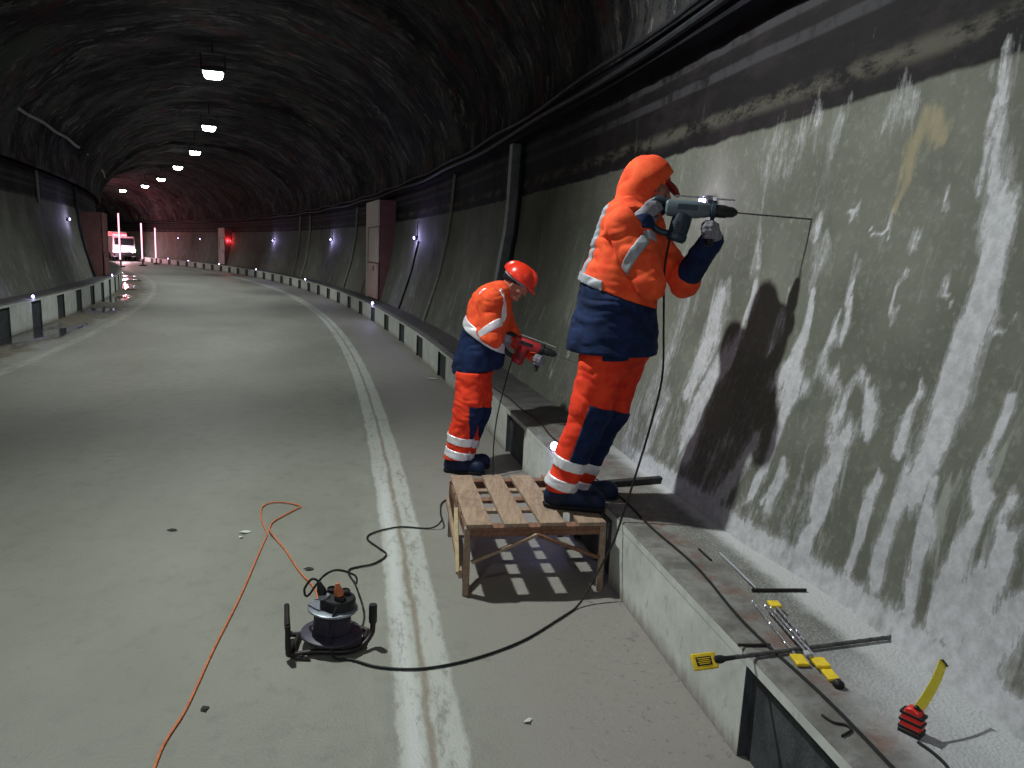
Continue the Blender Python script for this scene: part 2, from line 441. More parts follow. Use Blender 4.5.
def sweep(name, prof_pts, s0, s1, ds, mat, closed=True, uvmode='arc', mats=None, pmat=None, disp=None):
    """closed section swept along the tunnel; uv = (s, section length or offset)"""
    S = np.linspace(s0, s1, max(2, int(round((s1 - s0) / ds)) + 1)); pp = np.array(prof_pts, float); n = len(pp); V = np.zeros((len(S), n, 3))
    A = TH + S / RR
    off = np.repeat(pp[None, :, 0], len(S), 0); z = np.repeat(pp[None, :, 1], len(S), 0)
    if disp is not None: off, z = disp(S, off, z)
    V[:, :, 0] = CX + (RR + off) * np.cos(A)[:, None]; V[:, :, 1] = CY + (RR + off) * np.sin(A)[:, None]; V[:, :, 2] = z
    V = V.reshape(-1, 3); Fc = []; fm = []; uv = []
    arc = np.concatenate([[0], np.cumsum(np.hypot(*(np.diff(np.vstack([pp, pp[:1]]), axis=0)).T))])
    vv = arc if uvmode == 'arc' else np.concatenate([pp[:, 0], pp[:1, 0]])
    m = n if closed else n - 1
    for i in range(len(S) - 1):
        for k in range(m):
            k2 = (k + 1) % n
            Fc.append((i * n + k, (i + 1) * n + k, (i + 1) * n + k2, i * n + k2)); fm.append(pmat[k] if pmat else 0)
            uv += [(S[i], vv[k]), (S[i + 1], vv[k]), (S[i + 1], vv[k + 1]), (S[i], vv[k + 1])]
    if closed:
        for i, rev in ((0, False), (len(S) - 1, True)):
            f = [i * n + k for k in range(n)]
            Fc.append(tuple(f[::-1] if rev else f)); fm.append(0); uv += [(S[i], 0)] * n
    o = mesh_obj(name, V, Fc, mat, mats=mats, fmat=fm if pmat else None, angle=35)
    l = o.data.uv_layers.new(name='UVMap'); l.data.foreach_set('uv', np.array(uv, float).ravel())
    return o

# ------------------------------------------------------------------ value noise
def vnoise(p, seed=0):
    p = np.asarray(p, float); i = np.floor(p).astype(np.int64); f = p - i; f = f * f * (3 - 2 * f); r = 0.
    for dx in (0, 1):
        for dy in (0, 1):
            for dz in (0, 1):
                h = (i[..., 0] + dx) * 374761393 + (i[..., 1] + dy) * 668265263 + (i[..., 2] + dz) * 2147483647 + seed * 1274126177
                h = (h ^ (h >> 13)) * 1274126177; h = (h ^ (h >> 16)) & 0xffff
                w = (f[..., 0] if dx else 1 - f[..., 0]) * (f[..., 1] if dy else 1 - f[..., 1]) * (f[..., 2] if dz else 1 - f[..., 2])
                r = r + w * (h / 65535.)
    return r * 2 - 1

# ------------------------------------------------------------------ organic surfaces: blended tapered limbs -> one closed mesh
def smin(a, b, k):
    h = np.maximum(k - np.abs(a - b), 0) / k
    return np.minimum(a, b) - h * h * k * .25

class Limbs:
    """list of tapered capsules blended into one skin"""
    def __init__(s, k=.03): s.p = []; s.k = k
    def cap(s, a, b, ra, rb=None, flat=None, sc=1., k=None):
        s.p.append((np.array(a, float), np.array(b, float), ra, ra if rb is None else rb, None if flat is None else np.array(flat, float) / np.linalg.norm(flat), sc, k or s.k)); return s
    def ball(s, c, r, flat=None, sc=1., k=None): return s.cap(c, np.array(c, float) + (0, 0, 1e-4), r, r, flat, sc, k)
    def grow(s, d):
        o = Limbs(s.k); o.p = [(a, b, ra + d, rb + d, f, sc, k) for a, b, ra, rb, f, sc, k in s.p]; return o
    def bounds(s, pad):
        lo = np.min([np.minimum(a, b) - max(ra, rb) * max(sc, 1) for a, b, ra, rb, f, sc, k in s.p], axis=0) - pad
        hi = np.max([np.maximum(a, b) + max(ra, rb) * max(sc, 1) for a, b, ra, rb, f, sc, k in s.p], axis=0) + pad
        return lo, hi
    def field(s, G, lo, h):
        D = np.full(G.shape[:3], .3)
        for a, b, ra, rb, f, sc, k in s.p:
            m = max(ra, rb) * max(sc, 1) + .07
            i0 = np.maximum(np.floor((np.minimum(a, b) - m - lo) / h).astype(int), 0); i1 = np.minimum(np.ceil((np.maximum(a, b) + m - lo) / h).astype(int) + 1, G.shape[:3])
            if (i1 <= i0).any(): continue
            sl = tuple(slice(i0[j], i1[j]) for j in range(3)); Q = G[sl] - a; ab = b - a
            if f is not None:
                q = Q @ f; Q = Q - q[..., None] * f * (1 - 1 / sc); e = ab @ f; ab = ab - f * e * (1 - 1 / sc)
            t = np.clip(Q @ ab / (ab @ ab), 0, 1)
            d = np.linalg.norm(Q - t[..., None] * ab, axis=-1) - (ra + (rb - ra) * t)
            D[sl] = smin(D[sl], d, k)
        return D

def surface_nets(D, lo, h):
    ins = D < 0; nx, ny, nz = D.shape
    c = np.zeros((nx - 1, ny - 1, nz - 1), int); corners = [(i, j, k) for i in (0, 1) for j in (0, 1) for k in (0, 1)]
    for i, j, k in corners: c += ins[i:nx - 1 + i, j:ny - 1 + j, k:nz - 1 + k]
    cell = np.argwhere((c > 0) & (c < 8)); idx = np.full(c.shape, -1); idx[tuple(cell.T)] = np.arange(len(cell))
    acc = np.zeros((len(cell), 3)); cnt = np.zeros(len(cell))
    for a in corners:
        for ax in range(3):
            if a[ax]: continue
            b = list(a); b[ax] = 1
            va = D[tuple((cell + a).T)]; vb = D[tuple((cell + b).T)]; m = (va < 0) != (vb < 0)
            t = np.where(m, va / np.where(m, va - vb, 1), 0); pos = np.array(a, float)[None] + t[:, None] * np.eye(3)[ax]
            acc[m] += pos[m]; cnt[m] += 1
    V = lo + (cell + acc / np.maximum(cnt, 1)[:, None]) * h; Fc = []
    for ax in range(3):
        o1, o2 = [(1, 2), (2, 0), (0, 1)][ax]
        sa = [slice(None)] * 3; sb = [slice(None)] * 3; sa[ax] = slice(0, -1); sb[ax] = slice(1, None)
        A = ins[tuple(sa)]; B = ins[tuple(sb)]; e = np.argwhere(A != B)
        e = e[(e[:, o1] > 0) & (e[:, o2] > 0) & (e[:, o1] < D.shape[o1] - 1) & (e[:, o2] < D.shape[o2] - 1)]
        def cid(d1, d2):
            q = e.copy(); q[:, o1] += d1; q[:, o2] += d2; return idx[tuple(q.T)]
        q = np.stack([cid(-1, -1), cid(0, -1), cid(0, 0), cid(-1, 0)], 1); inside = A[tuple(e.T)]
        q[~inside] = q[~inside][:, ::-1]; Fc.append(q[(q >= 0).all(1)])
    return V, np.vstack(Fc)

def skin_mesh(name, L, h, mat, parent=None, cut=None, wr=None, origin=(0, 0, 0), box=None):
    """L: Limbs; cut(G)->field that trims it (max); wr(G)->surface offset"""
    lo, hi = L.bounds(.03)
    if box is not None: lo = np.maximum(lo, box[0]); hi = np.minimum(hi, box[1])
    n = np.ceil((hi - lo) / h).astype(int) + 1
    G = np.stack(np.meshgrid(*[lo[i] + np.arange(n[i]) * h for i in range(3)], indexing='ij'), -1)
    D = L.field(G, lo, h)
    if wr is not None:
        near = np.abs(D) < .05; D[near] = D[near] + wr(G[near])
    if cut is not None: D = np.maximum(D, cut(G))
    D[0], D[-1], D[:, 0], D[:, -1], D[:, :, 0], D[:, :, -1] = (np.maximum(x, h * .5) for x in (D[0], D[-1], D[:, 0], D[:, -1], D[:, :, 0], D[:, :, -1]))
    V, Fc = surface_nets(D, lo, h)
    o = mesh_obj(name, V - np.array(origin), Fc, mat, parent, angle=180)
    if parent is None: o.location = tuple(map(float, origin))
    return o
STAINS = [(0.75,[(-0.27,2.64,0.051),(-0.31,2.39,0.046),(-0.34,2.19,0.059),(-0.39,1.91,0.076)]),(1.0,[(-0.39,2.07,0.053),(-0.42,1.89,0.079),(-0.43,1.64,0.093),(-0.42,1.43,0.103),(-0.42,1.19,0.098),(-0.4,0.96,0.082)]),(0.8,[(-0.24,2.58,0.009),(-0.26,2.36,0.012),(-0.29,2.11,0.012)]),(0.9,[(-0.37,1.03,0.075),(-0.32,0.86,0.057),(-0.29,0.7,0.051),(-0.31,0.51,0.029)]),(1.0,[(-0.48,0.99,0.032),(-0.49,0.82,0.038),(-0.47,0.67,0.039),(-0.47,0.49,0.019)]),(1.0,[(-0.18,0.91,0.019),(-0.17,0.83,0.031),(-0.16,0.69,0.028),(-0.13,0.54,0.024),(-0.14,0.49,0.032)]),(1.0,[(0.12,0.86,0.037),(0.13,0.77,0.038),(0.17,0.67,0.029),(0.18,0.56,0.049)]),(0.9,[(0.41,0.79,0.044),(0.45,0.68,0.034),(0.45,0.57,0.034)]),(1.0,[(-0.71,1.13,0.021),(-0.68,0.98,0.033),(-0.65,0.82,0.051),(-0.62,0.66,0.064),(-0.6,0.54,0.047)]),(1.0,[(-0.84,1.03,0.057),(-0.82,0.91,0.083),(-0.77,0.77,0.113),(-0.72,0.62,0.14)]),(0.9,[(-0.95,0.76,0.089),(-0.88,0.65,0.142),(-0.8,0.52,0.152)]),(0.8,[(-0.8,1.14,0.029),(-0.79,1.04,0.03)]),(1.0,[(0.61,1.69,0.011),(0.6,1.56,0.034),(0.61,1.41,0.048),(0.62,1.33,0.082),(0.58,1.25,0.12),(0.58,1.12,0.054),(0.58,0.86,0.034),(0.6,0.65,0.041)]),(0.9,[(0.27,1.82,0.007),(0.28,1.68,0.016),(0.27,1.56,0.029),(0.28,1.46,0.029)]),(0.8,[(0.34,1.62,0.012),(0.34,1.48,0.042),(0.37,1.38,0.037),(0.37,1.32,0.048)]),(0.62,[(0.71,1.23,0.086),(0.39,1.27,0.073),(0.17,1.31,0.064),(-0.02,1.34,0.038)]),(0.9,[(0.01,1.35,0.039),(-0.02,1.25,0.043),(-0.03,1.14,0.057),(-0.04,1.05,0.024)]),(0.7,[(0.17,1.28,0.043),(0.2,1.16,0.033),(0.2,1.04,0.022)]),(0.9,[(0.1,1.11,0.083),(0.12,0.99,0.084),(0.17,0.85,0.065),(0.18,0.74,0.055)]),(0.8,[(-0.23,1.4,0.021),(-0.26,1.34,0.029),(-0.23,1.23,0.038),(-0.25,1.11,0.038),(-0.25,1.05,0.029)]),(0.7,[(-0.24,1.85,0.006),(-0.25,1.75,0.008),(-0.25,1.66,0.015),(-0.29,1.63,0.012)]),(0.7,[(-0.0,1.74,0.024),(0.03,1.68,0.012),(0.02,1.6,0.02),(-0.02,1.57,0.024)]),(0.8,[(0.01,1.89,0.039),(0.02,1.82,0.012)]),(0.6,[(0.81,1.75,0.012),(0.84,1.63,0.018),(0.85,1.49,0.093),(0.87,1.38,0.047)]),(0.8,[(1.15,1.65,0.053),(1.16,1.52,0.054),(1.25,1.33,0.11),(1.37,1.16,0.135),(1.44,0.94,0.12),(1.48,0.75,0.102)]),(0.8,[(1.54,1.58,0.105),(1.56,1.23,0.125),(1.59,1.02,0.085)]),(0.8,[(1.23,1.26,0.073),(1.32,1.03,0.076),(1.34,0.7,0.116)]),(0.9,[(0.74,0.86,0.059),(0.8,0.69,0.076),(0.91,0.51,0.096)]),(0.8,[(0.44,0.87,0.025),(0.45,0.76,0.038),(0.49,0.64,0.039)]),(0.8,[(-0.18,0.93,0.026),(-0.16,0.86,0.036)]),(0.7,[(-0.54,1.64,0.02),(-0.58,1.69,0.013)]),(0.9,[(-0.68,1.43,0.019),(-0.68,1.27,0.024),(-0.66,1.13,0.031),(-0.65,1.03,0.031)]),(0.45,[(0.2,2.57,0.037),(0.21,2.5,0.087),(0.29,2.45,0.144),(0.35,2.39,0.054)]),(0.4,[(0.87,2.56,0.105),(0.95,2.47,0.184),(1.19,2.4,0.226),(1.32,2.31,0.087)]),(0.4,[(0.65,2.56,0.031),(0.68,2.45,0.064),(0.68,2.36,0.032)]),(0.5,[(1.29,2.2,0.017),(1.24,1.98,0.032),(1.18,1.76,0.084)]),(0.5,[(0.58,1.96,0.063),(0.6,1.87,0.096),(0.63,1.7,0.049)]),(0.5,[(-0.02,1.97,0.011),(-0.01,1.87,0.034),(0.02,1.81,0.017)]),(0.5,[(0.28,1.84,0.067),(0.29,1.75,0.02),(0.29,1.68,0.011)]),(0.5,[(-0.24,1.84,0.008),(-0.25,1.77,0.01),(-0.23,1.71,0.02)]),(0.4,[(-0.19,2.57,0.024),(-0.19,2.52,0.014)]),(0.8,[(0.45,2.1,0.009),(0.42,2.06,0.032),(0.43,2.03,0.012)]),(0.8,[(0.18,2.14,0.006),(0.16,2.05,0.017),(0.14,1.99,0.01)]),(0.8,[(-0.11,2.13,0.006),(-0.14,2.05,0.023),(-0.14,2.0,0.012)]),(0.9,[(0.29,2.02,0.006),(0.21,2.02,0.008),(0.15,2.02,0.006)]),(0.7,[(0.68,2.04,0.023),(0.69,2.0,0.05),(0.68,1.93,0.017)]),(0.6,[(0.99,2.02,0.015),(0.96,2.02,0.015)]),(0.6,[(0.3,1.78,0.041),(0.3,1.66,0.027)]),(0.5,[(1.99,1.62,0.09),(2.05,1.24,0.106),(2.11,0.85,0.125)]),(0.6,[(1.87,0.93,0.1),(1.96,0.67,0.134),(1.95,0.45,0.103)]),(0.35,[(8.44,0.52,0.188),(9.18,0.19,0.324),(10.44,0.43,0.239)])]
# ------------------------------------------------------------------ the setting
S0, S1 = -9., 96.
floor = tag(sweep('floor', [(-7.6, -.25), (.7, -.25), (.7, 0), (-7.6, 0)], S0, S1, .5, M['road'], uvmode='off'), kind='structure')

def sst(x, a, b):
    t = np.clip((x - a) / (b - a), 0, 1); return t * t * (3 - 2 * t)
ZW = [.38, .40, .42] + list(np.arange(.44, 3.31, .022))
def wall_sweep(name, pf, mat, sgn, z0, S):
    zz = np.array(ZW) + z0; n = len(zz)
    inner = [(pf(z), z) for z in zz]; outer = [(pf(zz[-1]) + sgn * .5, zz[-1]), (pf(zz[-1]) + sgn * .5, zz[0])]
    pts = np.array(inner + outer); N = len(pts); A = TH + S / RR; V = np.zeros((len(S), N, 3))
    off = np.repeat(pts[None, :, 0], len(S), 0); z = np.repeat(pts[None, :, 1], len(S), 0)
    q = np.stack([np.repeat(S[:, None], N, 1) * 1.3, z * 1.3, z * 0], -1)
    d = vnoise(q, 3) * .018 + vnoise(q * 4.1, 5) * .006
    if sgn > 0: d += .085 * (1 - sst(S, -.2, .8))[:, None] * (1 - sst(z, .45, 1.05))
    d[:, -2:] = 0; off = off + d
    V[..., 0] = CX + (RR + off) * np.cos(A)[:, None]; V[..., 1] = CY + (RR + off) * np.sin(A)[:, None]; V[..., 2] = z
    i, k = np.meshgrid(np.arange(len(S) - 1), np.arange(N), indexing='ij'); k2 = (k + 1) % N
    q = np.stack([i * N + k, (i + 1) * N + k, (i + 1) * N + k2, i * N + k2], -1).reshape(-1, 4)
    if sgn > 0: q = q[:, ::-1]
    Fc = [tuple(f) for f in q] + [tuple(range(N)), tuple((len(S) - 1) * N + j for j in range(N))[::-1]]
    o = mesh_obj(name, V.reshape(-1, 3), Fc, mat, angle=50)
    return tag(o, kind='structure'), np.repeat(S[:, None], N, 1).ravel(), z.ravel()

S_R = np.concatenate([np.arange(S0, -2.2, .25), np.arange(-2.2, 4.2, .022), np.arange(4.2, 14, .08), np.arange(14, S1 + .3, .5)])
wall_right, vs, vz = wall_sweep('wall_right', prof, M['wall_r'], 1, 0., S_R)
S_L = np.concatenate([np.arange(S0, 8, .5), np.arange(8, 34, .1), np.arange(34, S1 + .3, .5)])
wall_left, ls, lz = wall_sweep('wall_left', lprof, M['wall_l'], -1, .16, S_L)

def lime_field(s, z, streaks):
    q = np.stack([s, z, s * 0], -1)
    s = s + .030 * vnoise(q * (7, 2.2, 1), 41) + .016 * vnoise(q * (24, 8, 1), 42); z = z + .07 * vnoise(q * (11, 3, 1), 43) + .03 * vnoise(q * (40, 9, 1), 44)
    L = np.zeros(len(s))
    for a, pl in streaks:
        pl = np.array(pl); sl = np.where((s > pl[:, 0].min() - .4) & (s < pl[:, 0].max() + .4) & (z > pl[:, 1].min() - .35) & (z < pl[:, 1].max() + .35))[0]
        if not len(sl): continue
        best = np.full(len(sl), 9.)
        for (s0, z0, w0), (s1, z1, w1) in zip(pl[:-1], pl[1:]):
            d = np.array([s1 - s0, z1 - z0]); q = np.stack([s[sl] - s0, z[sl] - z0], 1)
            t = np.clip(q @ d / (d @ d + 1e-9), 0, 1); e = np.hypot(*(q - t[:, None] * d).T)
            best = np.minimum(best, e / (w0 + (w1 - w0) * t + .004))
        L[sl] = np.maximum(L[sl], a * np.clip((1.3 - best) / 1.0, 0, 1))
    return L
rs = []
for k in range(60):            # weaker runs of lime further along the walls
    s = random.uniform(2.5, 30); z = random.uniform(.5, 1.9); l = random.uniform(.25, .8); w = random.uniform(.01, .045)
    rs.append((random.uniform(.3, .55), [(s, z, w * .4), (s + random.uniform(-.05, .05), z - l * .5, w), (s + random.uniform(-.08, .08), max(.42, z - l), w * 1.2)]))
lime = lime_field(vs, vz, STAINS + rs)
foot = (1 - sst(vz, .47, .60)) * sst(vs, -9, -8.9) * (1 - sst(vs, 1.4, 2.9))
vert = .5 + .5 * vnoise(np.stack([vs * 7., vz * 1.1, vs * 0], -1), 17) + .35 * vnoise(np.stack([vs * 19., vz * 3., vs * 0], -1), 18)
near_white = (.45 + .75 * vert) * (1 - sst(vs, -1.05, -.62 )) * (1 - sst(vz, .9, 1.9)) * .62 + (1 - sst(vs, -2.2, -1.2)) * .6 * (1 - sst(vz, 1.6, 2.6))
lower = (1 - sst(vz, .6, 1.5)) * sst(vs, -.2, .3) * (1 - sst(vs, 1.9, 3.2)) * .34 * (.3 + 1.1 * vert)
lime = np.maximum.reduce([lime, foot, near_white, lower])
at_ = wall_right.data.attributes.new('lime', 'FLOAT', 'POINT'); at_.data.foreach_set('value', lime.astype(np.float32))
rust = lime_field(vs, vz, [(.8, [(-.02, 2.35, .05), (.08, 2.42, .10), (.16, 2.28, .08), (.17, 2.1, .03)]), (.5, [(1.15, 1.5, .01), (1.2, 1.1, .03), (1.28, .7, .03)])])
at_ = wall_right.data.attributes.new('rust', 'FLOAT', 'POINT'); at_.data.foreach_set('value', rust.astype(np.float32))
rs = []
for k in range(34):
    s = random.uniform(10, 27); z = random.uniform(.8, 1.7); l = random.uniform(.3, .9); w = random.uniform(.02, .06)
    rs.append((random.uniform(.35, .62), [(s, z, w * .4), (s, z - l * .5, w), (s + .05, max(.6, z - l), w * 1.2)]))
at_ = wall_left.data.attributes.new('lime', 'FLOAT', 'POINT'); at_.data.foreach_set('value', lime_field(ls, lz, rs).astype(np.float32))

# vault: rough rock rings of alternating height
def vault():
    n = 64; c, az, ax_ = -3.41, 2.78, 4.24; zb = 3.42
    S = np.arange(S0, S1 + .1, .3); T = np.linspace(0, math.pi, n)
    ss, tt = np.meshgrid(S, T, indexing='ij'); ring = np.where(np.floor((ss + 2.2) / 6.5).astype(int) % 2 == 0, 0., .13)
    q = np.stack([ss * .9, tt * 4 * .9, ss * 0], -1)
    r = ring + vnoise(q, 9) * .07 + vnoise(q * 2.7, 4) * .035 + vnoise(q * np.array([1, 6, 1]), 6) * .03
    r *= np.clip(np.sin(tt) * 4, 0, 1)
    off = c + (ax_ + r) * np.cos(tt); z = zb + (az + r) * np.sin(tt)
    o2 = c + (ax_ + .7) * np.cos(tt[:, ::-1]); z2 = zb + (az + .7) * np.sin(tt[:, ::-1])
    off = np.hstack([off, o2]); z = np.hstack([z, z2]); N = off.shape[1]; A = TH + S / RR
    V = np.stack([CX + (RR + off) * np.cos(A)[:, None], CY + (RR + off) * np.sin(A)[:, None], z], -1)
    Fc = []; uv = []; arc = np.concatenate([T * 3.6, T[::-1] * 3.6])
    for i in range(len(S) - 1):
        for k in range(N):
            k2 = (k + 1) % N; Fc.append((i * N + k, i * N + k2, (i + 1) * N + k2, (i + 1) * N + k)[::-1] if False else (i * N + k2, i * N + k, (i + 1) * N + k, (i + 1) * N + k2))
            uv += [(S[i], arc[k2]), (S[i], arc[k]), (S[i + 1], arc[k]), (S[i + 1], arc[k2])]
    Fc += [tuple(range(N)), tuple((len(S) - 1) * N + j for j in range(N))[::-1]]; uv += [(0, 0)] * (2 * N)
    o = mesh_obj('ceiling', V.reshape(-1, 3), Fc, M['vault'], angle=180)
    l = o.data.uv_layers.new(name='UVMap'); l.data.foreach_set('uv', np.array(uv, float).ravel())
    return tag(o, kind='structure')
vault()

# kerbs: dark core, whitewashed panels between dark recesses, dusty top
KT, LT = .42, .58
def kerb(name, o0, o1, top, mtop, white, s_black, period, half, n0, n1, panel_name):
    d = math.copysign(1, o1 - o0)
    pts = [(o0 + d * .035, 0.), (o0 + d * .035, top - .05), (o0, top - .05), (o0, top - .012), (o0 + d * .012, top), (o1 + d * .2, top), (o1 + d * .2, 0.)]
    mid = [(o0 + d * .12, top), (o0 + d * .25, top), (o0 + d * .36, top)]
    pts = pts[:5] + mid + pts[5:]
    pm = [0, 0, 2, 1, 1, 1, 1, 1, 0, 0] if d > 0 else [0, 0, 2, 1, 1, 1, 1, 1, 0, 0]
    if d > 0: pts = pts[::-1]; pm = pm[::-1][1:] + [pm[-1]]; 
    pp = [(o - o0) * d for o, z in pts]
    o = sweep(name, pts, S0, S1, .25, None, mats=[M['kerb_dark'], mtop, white], pmat=pm, uvmode='off')
    if d > 0 or True:
        l = o.data.uv_layers[0]; a = np.zeros(len(l.data) * 2); l.data.foreach_get('uv', a); a = a.reshape(-1, 2); a[:, 1] = (a[:, 1] - o0) * d; l.data.foreach_set('uv', a.ravel())
    tag(o, kind='structure')
    m = MB(); fm = []
    for k in range(n0, n1):
        a, b = s_black + period * k + half, s_black + period * (k + 1) - half
        if b < S0 or a > S1: continue
        ss = np.linspace(a, b, 7); rings = []
        for s in ss:
            r = [P(s, o0, 0.), P(s, o0 + d * .05, 0.), P(s, o0 + d * .05, top - .047), P(s, o0 + d * .003, top - .047)]
            rings.append(r)
        m.loft(rings if d < 0 else [r[::-1] for r in rings]); n_ = len(m.F); fm += [0] * (n_ - len(fm) - 2) + [1, 1]
    p = mesh_obj(panel_name, m.V, m.F, white, bevel=.004, mats=[white, M['kerb_dark']], fmat=fm)
    return o, tag(p, kind='structure')
kerb('trim_1', 0., .5, KT, M['kerb_top'], M['kerb_white'], -.80, 2.2, .34, -4, 46, 'trim_2')
kerb('trim_3', -6.95, -7.45, LT, M['kerb_top'], M['kerb_white'], 14.8 - 2.1 * 12, 2.1, .36, 0, 52, 'trim_4')

# sooty ledges where the vault springs
tag(sweep('trim_5', [(.78, 3.28), (.78, 3.44), (.86, 3.52), (1.45, 3.52), (1.45, 3.28)][::-1], S0, S1, .5, M['cornice']), kind='structure')
tag(sweep('trim_6', [(-7.72, 3.42), (-7.72, 3.58), (-7.76, 3.62), (-8.36, 3.62), (-8.36, 3.42)], S0, S1, .5, M['cornice']), kind='structure')
# the tunnel goes on round the bend: a closed dark end far beyond what can be seen
m = MB()
for s in (S1, S0):
    a = heading(s); ax = (np.array([math.cos(a), math.sin(a), 0]), np.array([0, 0, 1.]), np.array([-math.sin(a), math.cos(a), 0]))
    mm = MB().box(P(s + (.3 if s > 0 else -.3), -3.4, 3.3), (11, 7.4, .3), ax)
    tag(mm.build('wall_far' if s > 0 else 'wall_back', M['cornice']), kind='structure')

# ------------------------------------------------------------------ ceiling lamps
def lamp_proto():
    t = thing('tunnel_lamp', 'x', 'lamp', (0, 0, 0), 0, 'ceiling lamps of the tunnel')
    m = MB(); m.box((0, 0, .06), (.46, .30, .10)); 
    for i in range(7): m.box((-.18 + .06 * i, 0, .13), (.012, .26, .05))
    m.build('housing', M['housing'], t, .008)
    MB().loft([[(x * k, y * k, z) for x, y in ((.20, .125), (-.20, .125), (-.20, -.125), (.20, -.125))] for k, z in ((1., .012), (1., -.02), (.92, -.075), (.68, -.115), (.3, -.13))]).build('lens', M['lamp_emit'], t)
    m = MB(); m.bar((-.25, 0, .06), (-.25, 0, .40), .012, .04); m.bar((.25, 0, .06), (.25, 0, .40), .012, .04); m.bar((-.25, 0, .40), (.25, 0, .40), .012, .04, (0, 1, 0)); m.tube([(0, 0, .4), (0, 0, .95)], .018)
    m.build('bracket', M['housing'], t)
    return t
LAMPS = [(16.3, -3.62), (25.1, -3.87), (33.1, -4.04), (41.0, -4.11), (50.3, -3.75), (58., -3.3), (65.5, -3.1), (73.5, -3.0), (82, -3.0)]
LAMP_LABEL = ['largest and nearest lit ceiling lamp hanging under the dark vault', 'second nearest lit ceiling lamp, just below the largest one', 'third nearest lit ceiling lamp in the curving row', 'fourth lit ceiling lamp counting from the nearest',
    'fifth lit ceiling lamp counting from the nearest', 'sixth lit ceiling lamp counting from the nearest', 'seventh lit ceiling lamp in the row, small and far', 'eighth ceiling lamp, a small far light above the vehicle', 'farthest ceiling lamp of the row, where the tunnel bends away']
lp = lamp_proto()
for i, (s, o) in enumerate(LAMPS):
    t = lp if i == 0 else copy_tree(lp)
    t.location = tuple(P(s, o, 5.5)); t.rotation_euler = (0, 0, heading(s)); t['label'] = LAMP_LABEL[i]
    if i == 1: pass
def spot(name, loc, energy, size=.10, ang=165, col=(.93, 1., .97), blend=.5, dirv=(0, 0, -1)):
    d = bpy.data.lights.new(name, 'SPOT'); d.energy = energy; d.shadow_soft_size = size; d.spot_size = math.radians(ang); d.spot_blend = blend; d.color = col
    o = link(bpy.data.objects.new(name, d)); o.location = tuple(map(float, loc)); o.rotation_euler = Vector(dirv).to_track_quat('-Z', 'Y').to_euler(); return o
POW = [1100, 1300, 1300, 1100, 800, 700, 600, 600, 600]
for (s, o), w in zip(LAMPS, POW): spot('lamp_light', P(s, o, 5.33), w * 1.15, ang=122, blend=.95)
spot('lamp_light', (-2.2, 4.7, 5.42), 1900, ang=136, blend=1., dirv=(2.7, -1.8, -5.1))
spot('lamp_light', P(9.6, -3.8, 5.40), 1350, ang=124, blend=.95)
spot('lamp_light', P(-5.5, -3.6, 5.46), 350)

# ------------------------------------------------------------------ wall lights and kerb studs
def wall_light_proto():
    t = thing('wall_light', 'x', 'light', (0, 0, 0), 0, 'lights along the tunnel walls')
    MB().lathe([(.038, -.05), (.045, -.04), (.045, .02), (.036, .03)], (0, 0, 0), (-1, 0, 0), 16).build('housing', M['housing'], t)
    MB().lathe([(.034, .028), (.033, .042), (.024, .054), (.006, .060)], (0, 0, 0), (-1, 0, 0), 16).build('lens', M['wall_emit'], t)
    return t
def stud_proto():
    t = thing('kerb_marker_light', 'x', 'light', (0, 0, 0), 0, 'marker lights along the kerb tops')
    MB().box((0, 0, .02), (.07, .10, .04), taper=.8).build('body', M['housing'], t, .006)
    m = MB(); m.lathe([(.030, 0), (.028, .018), (.012, .026)], (-.03, 0, .038), (-.75, -.45, .5), 12); m.build('lens', M['stud_emit'], t)
    return t
wl = wall_light_proto(); st = stud_proto()
WL = [(1.90, 2.19, 1, 'lit wall light just above the front of the raised hammer drill'), (15.55, 2.12, 1, 'lit violet-white wall light beside the near pale cabinet'), (29.47, 2.15, 1, 'lit wall light beyond the near cabinet, first past it'), (42.33, 2.09, 1, 'lit wall light second past the near cabinet'),
      (52.45, 2.03, 2, 'red glowing wall light beside the far pale cabinet'), (60., 2.09, 1, 'small wall light first past the far cabinet'), (65.4, 2.1, 1, 'small far wall light second past the far cabinet')]
for i, (s, z, k, lab) in enumerate(WL):
    t = wl if i == 0 else copy_tree(wl); t.location = tuple(P(s, prof(z) - .05, z)); t.rotation_euler = (0, 0, heading(s)); t['label'] = lab
    if i: MB().tube(smooth_path([(.04, 0, .03), (.04, 0, .10), (.05, .01, .40)], 5), .009, 6).build('feed_cable', M['pipe_dark'], t)
    if k == 2:
        for c in t.children:
            if c.name.startswith('lens'): c.data = c.data.copy(); c.data.materials[0] = M['red_emit']
t = copy_tree(wl); t.location = tuple(P(23.4, lprof(2.33) + .05, 2.33)); t.rotation_euler = (0, 0, heading(23.4) + math.pi); t['label'] = 'lit wall light alone on the left-hand wall'
ST_ = [(2.36, 'kerb marker light glowing beside the shin of the hooded worker'), (16.94, 'kerb marker light at the foot of the near pale cabinet'), (30.91, 'kerb marker light first past the near cabinet'), (43., 'kerb marker light second past the near cabinet'), (52.47, 'kerb marker light at the foot of the far cabinet'), (60.4, 'small kerb marker light just past the far cabinet'), (65.6, 'farthest kerb marker light on the right-hand kerb')]
for i, (s, lab) in enumerate(ST_):
    t = st if i == 0 else copy_tree(st); t.location = tuple(P(s, .045, KT)); t.rotation_euler = (0, 0, heading(s)); t['label'] = lab
for s, lab in ((14.65, 'nearer marker light on the left-hand kerb, above the puddle'), (26.4, 'farther marker light on the left-hand kerb by the bend')):
    t = copy_tree(st); t.location = tuple(P(s, -6.99, LT)); t.rotation_euler = (0, 0, heading(s) + math.pi * .75); t['label'] = lab
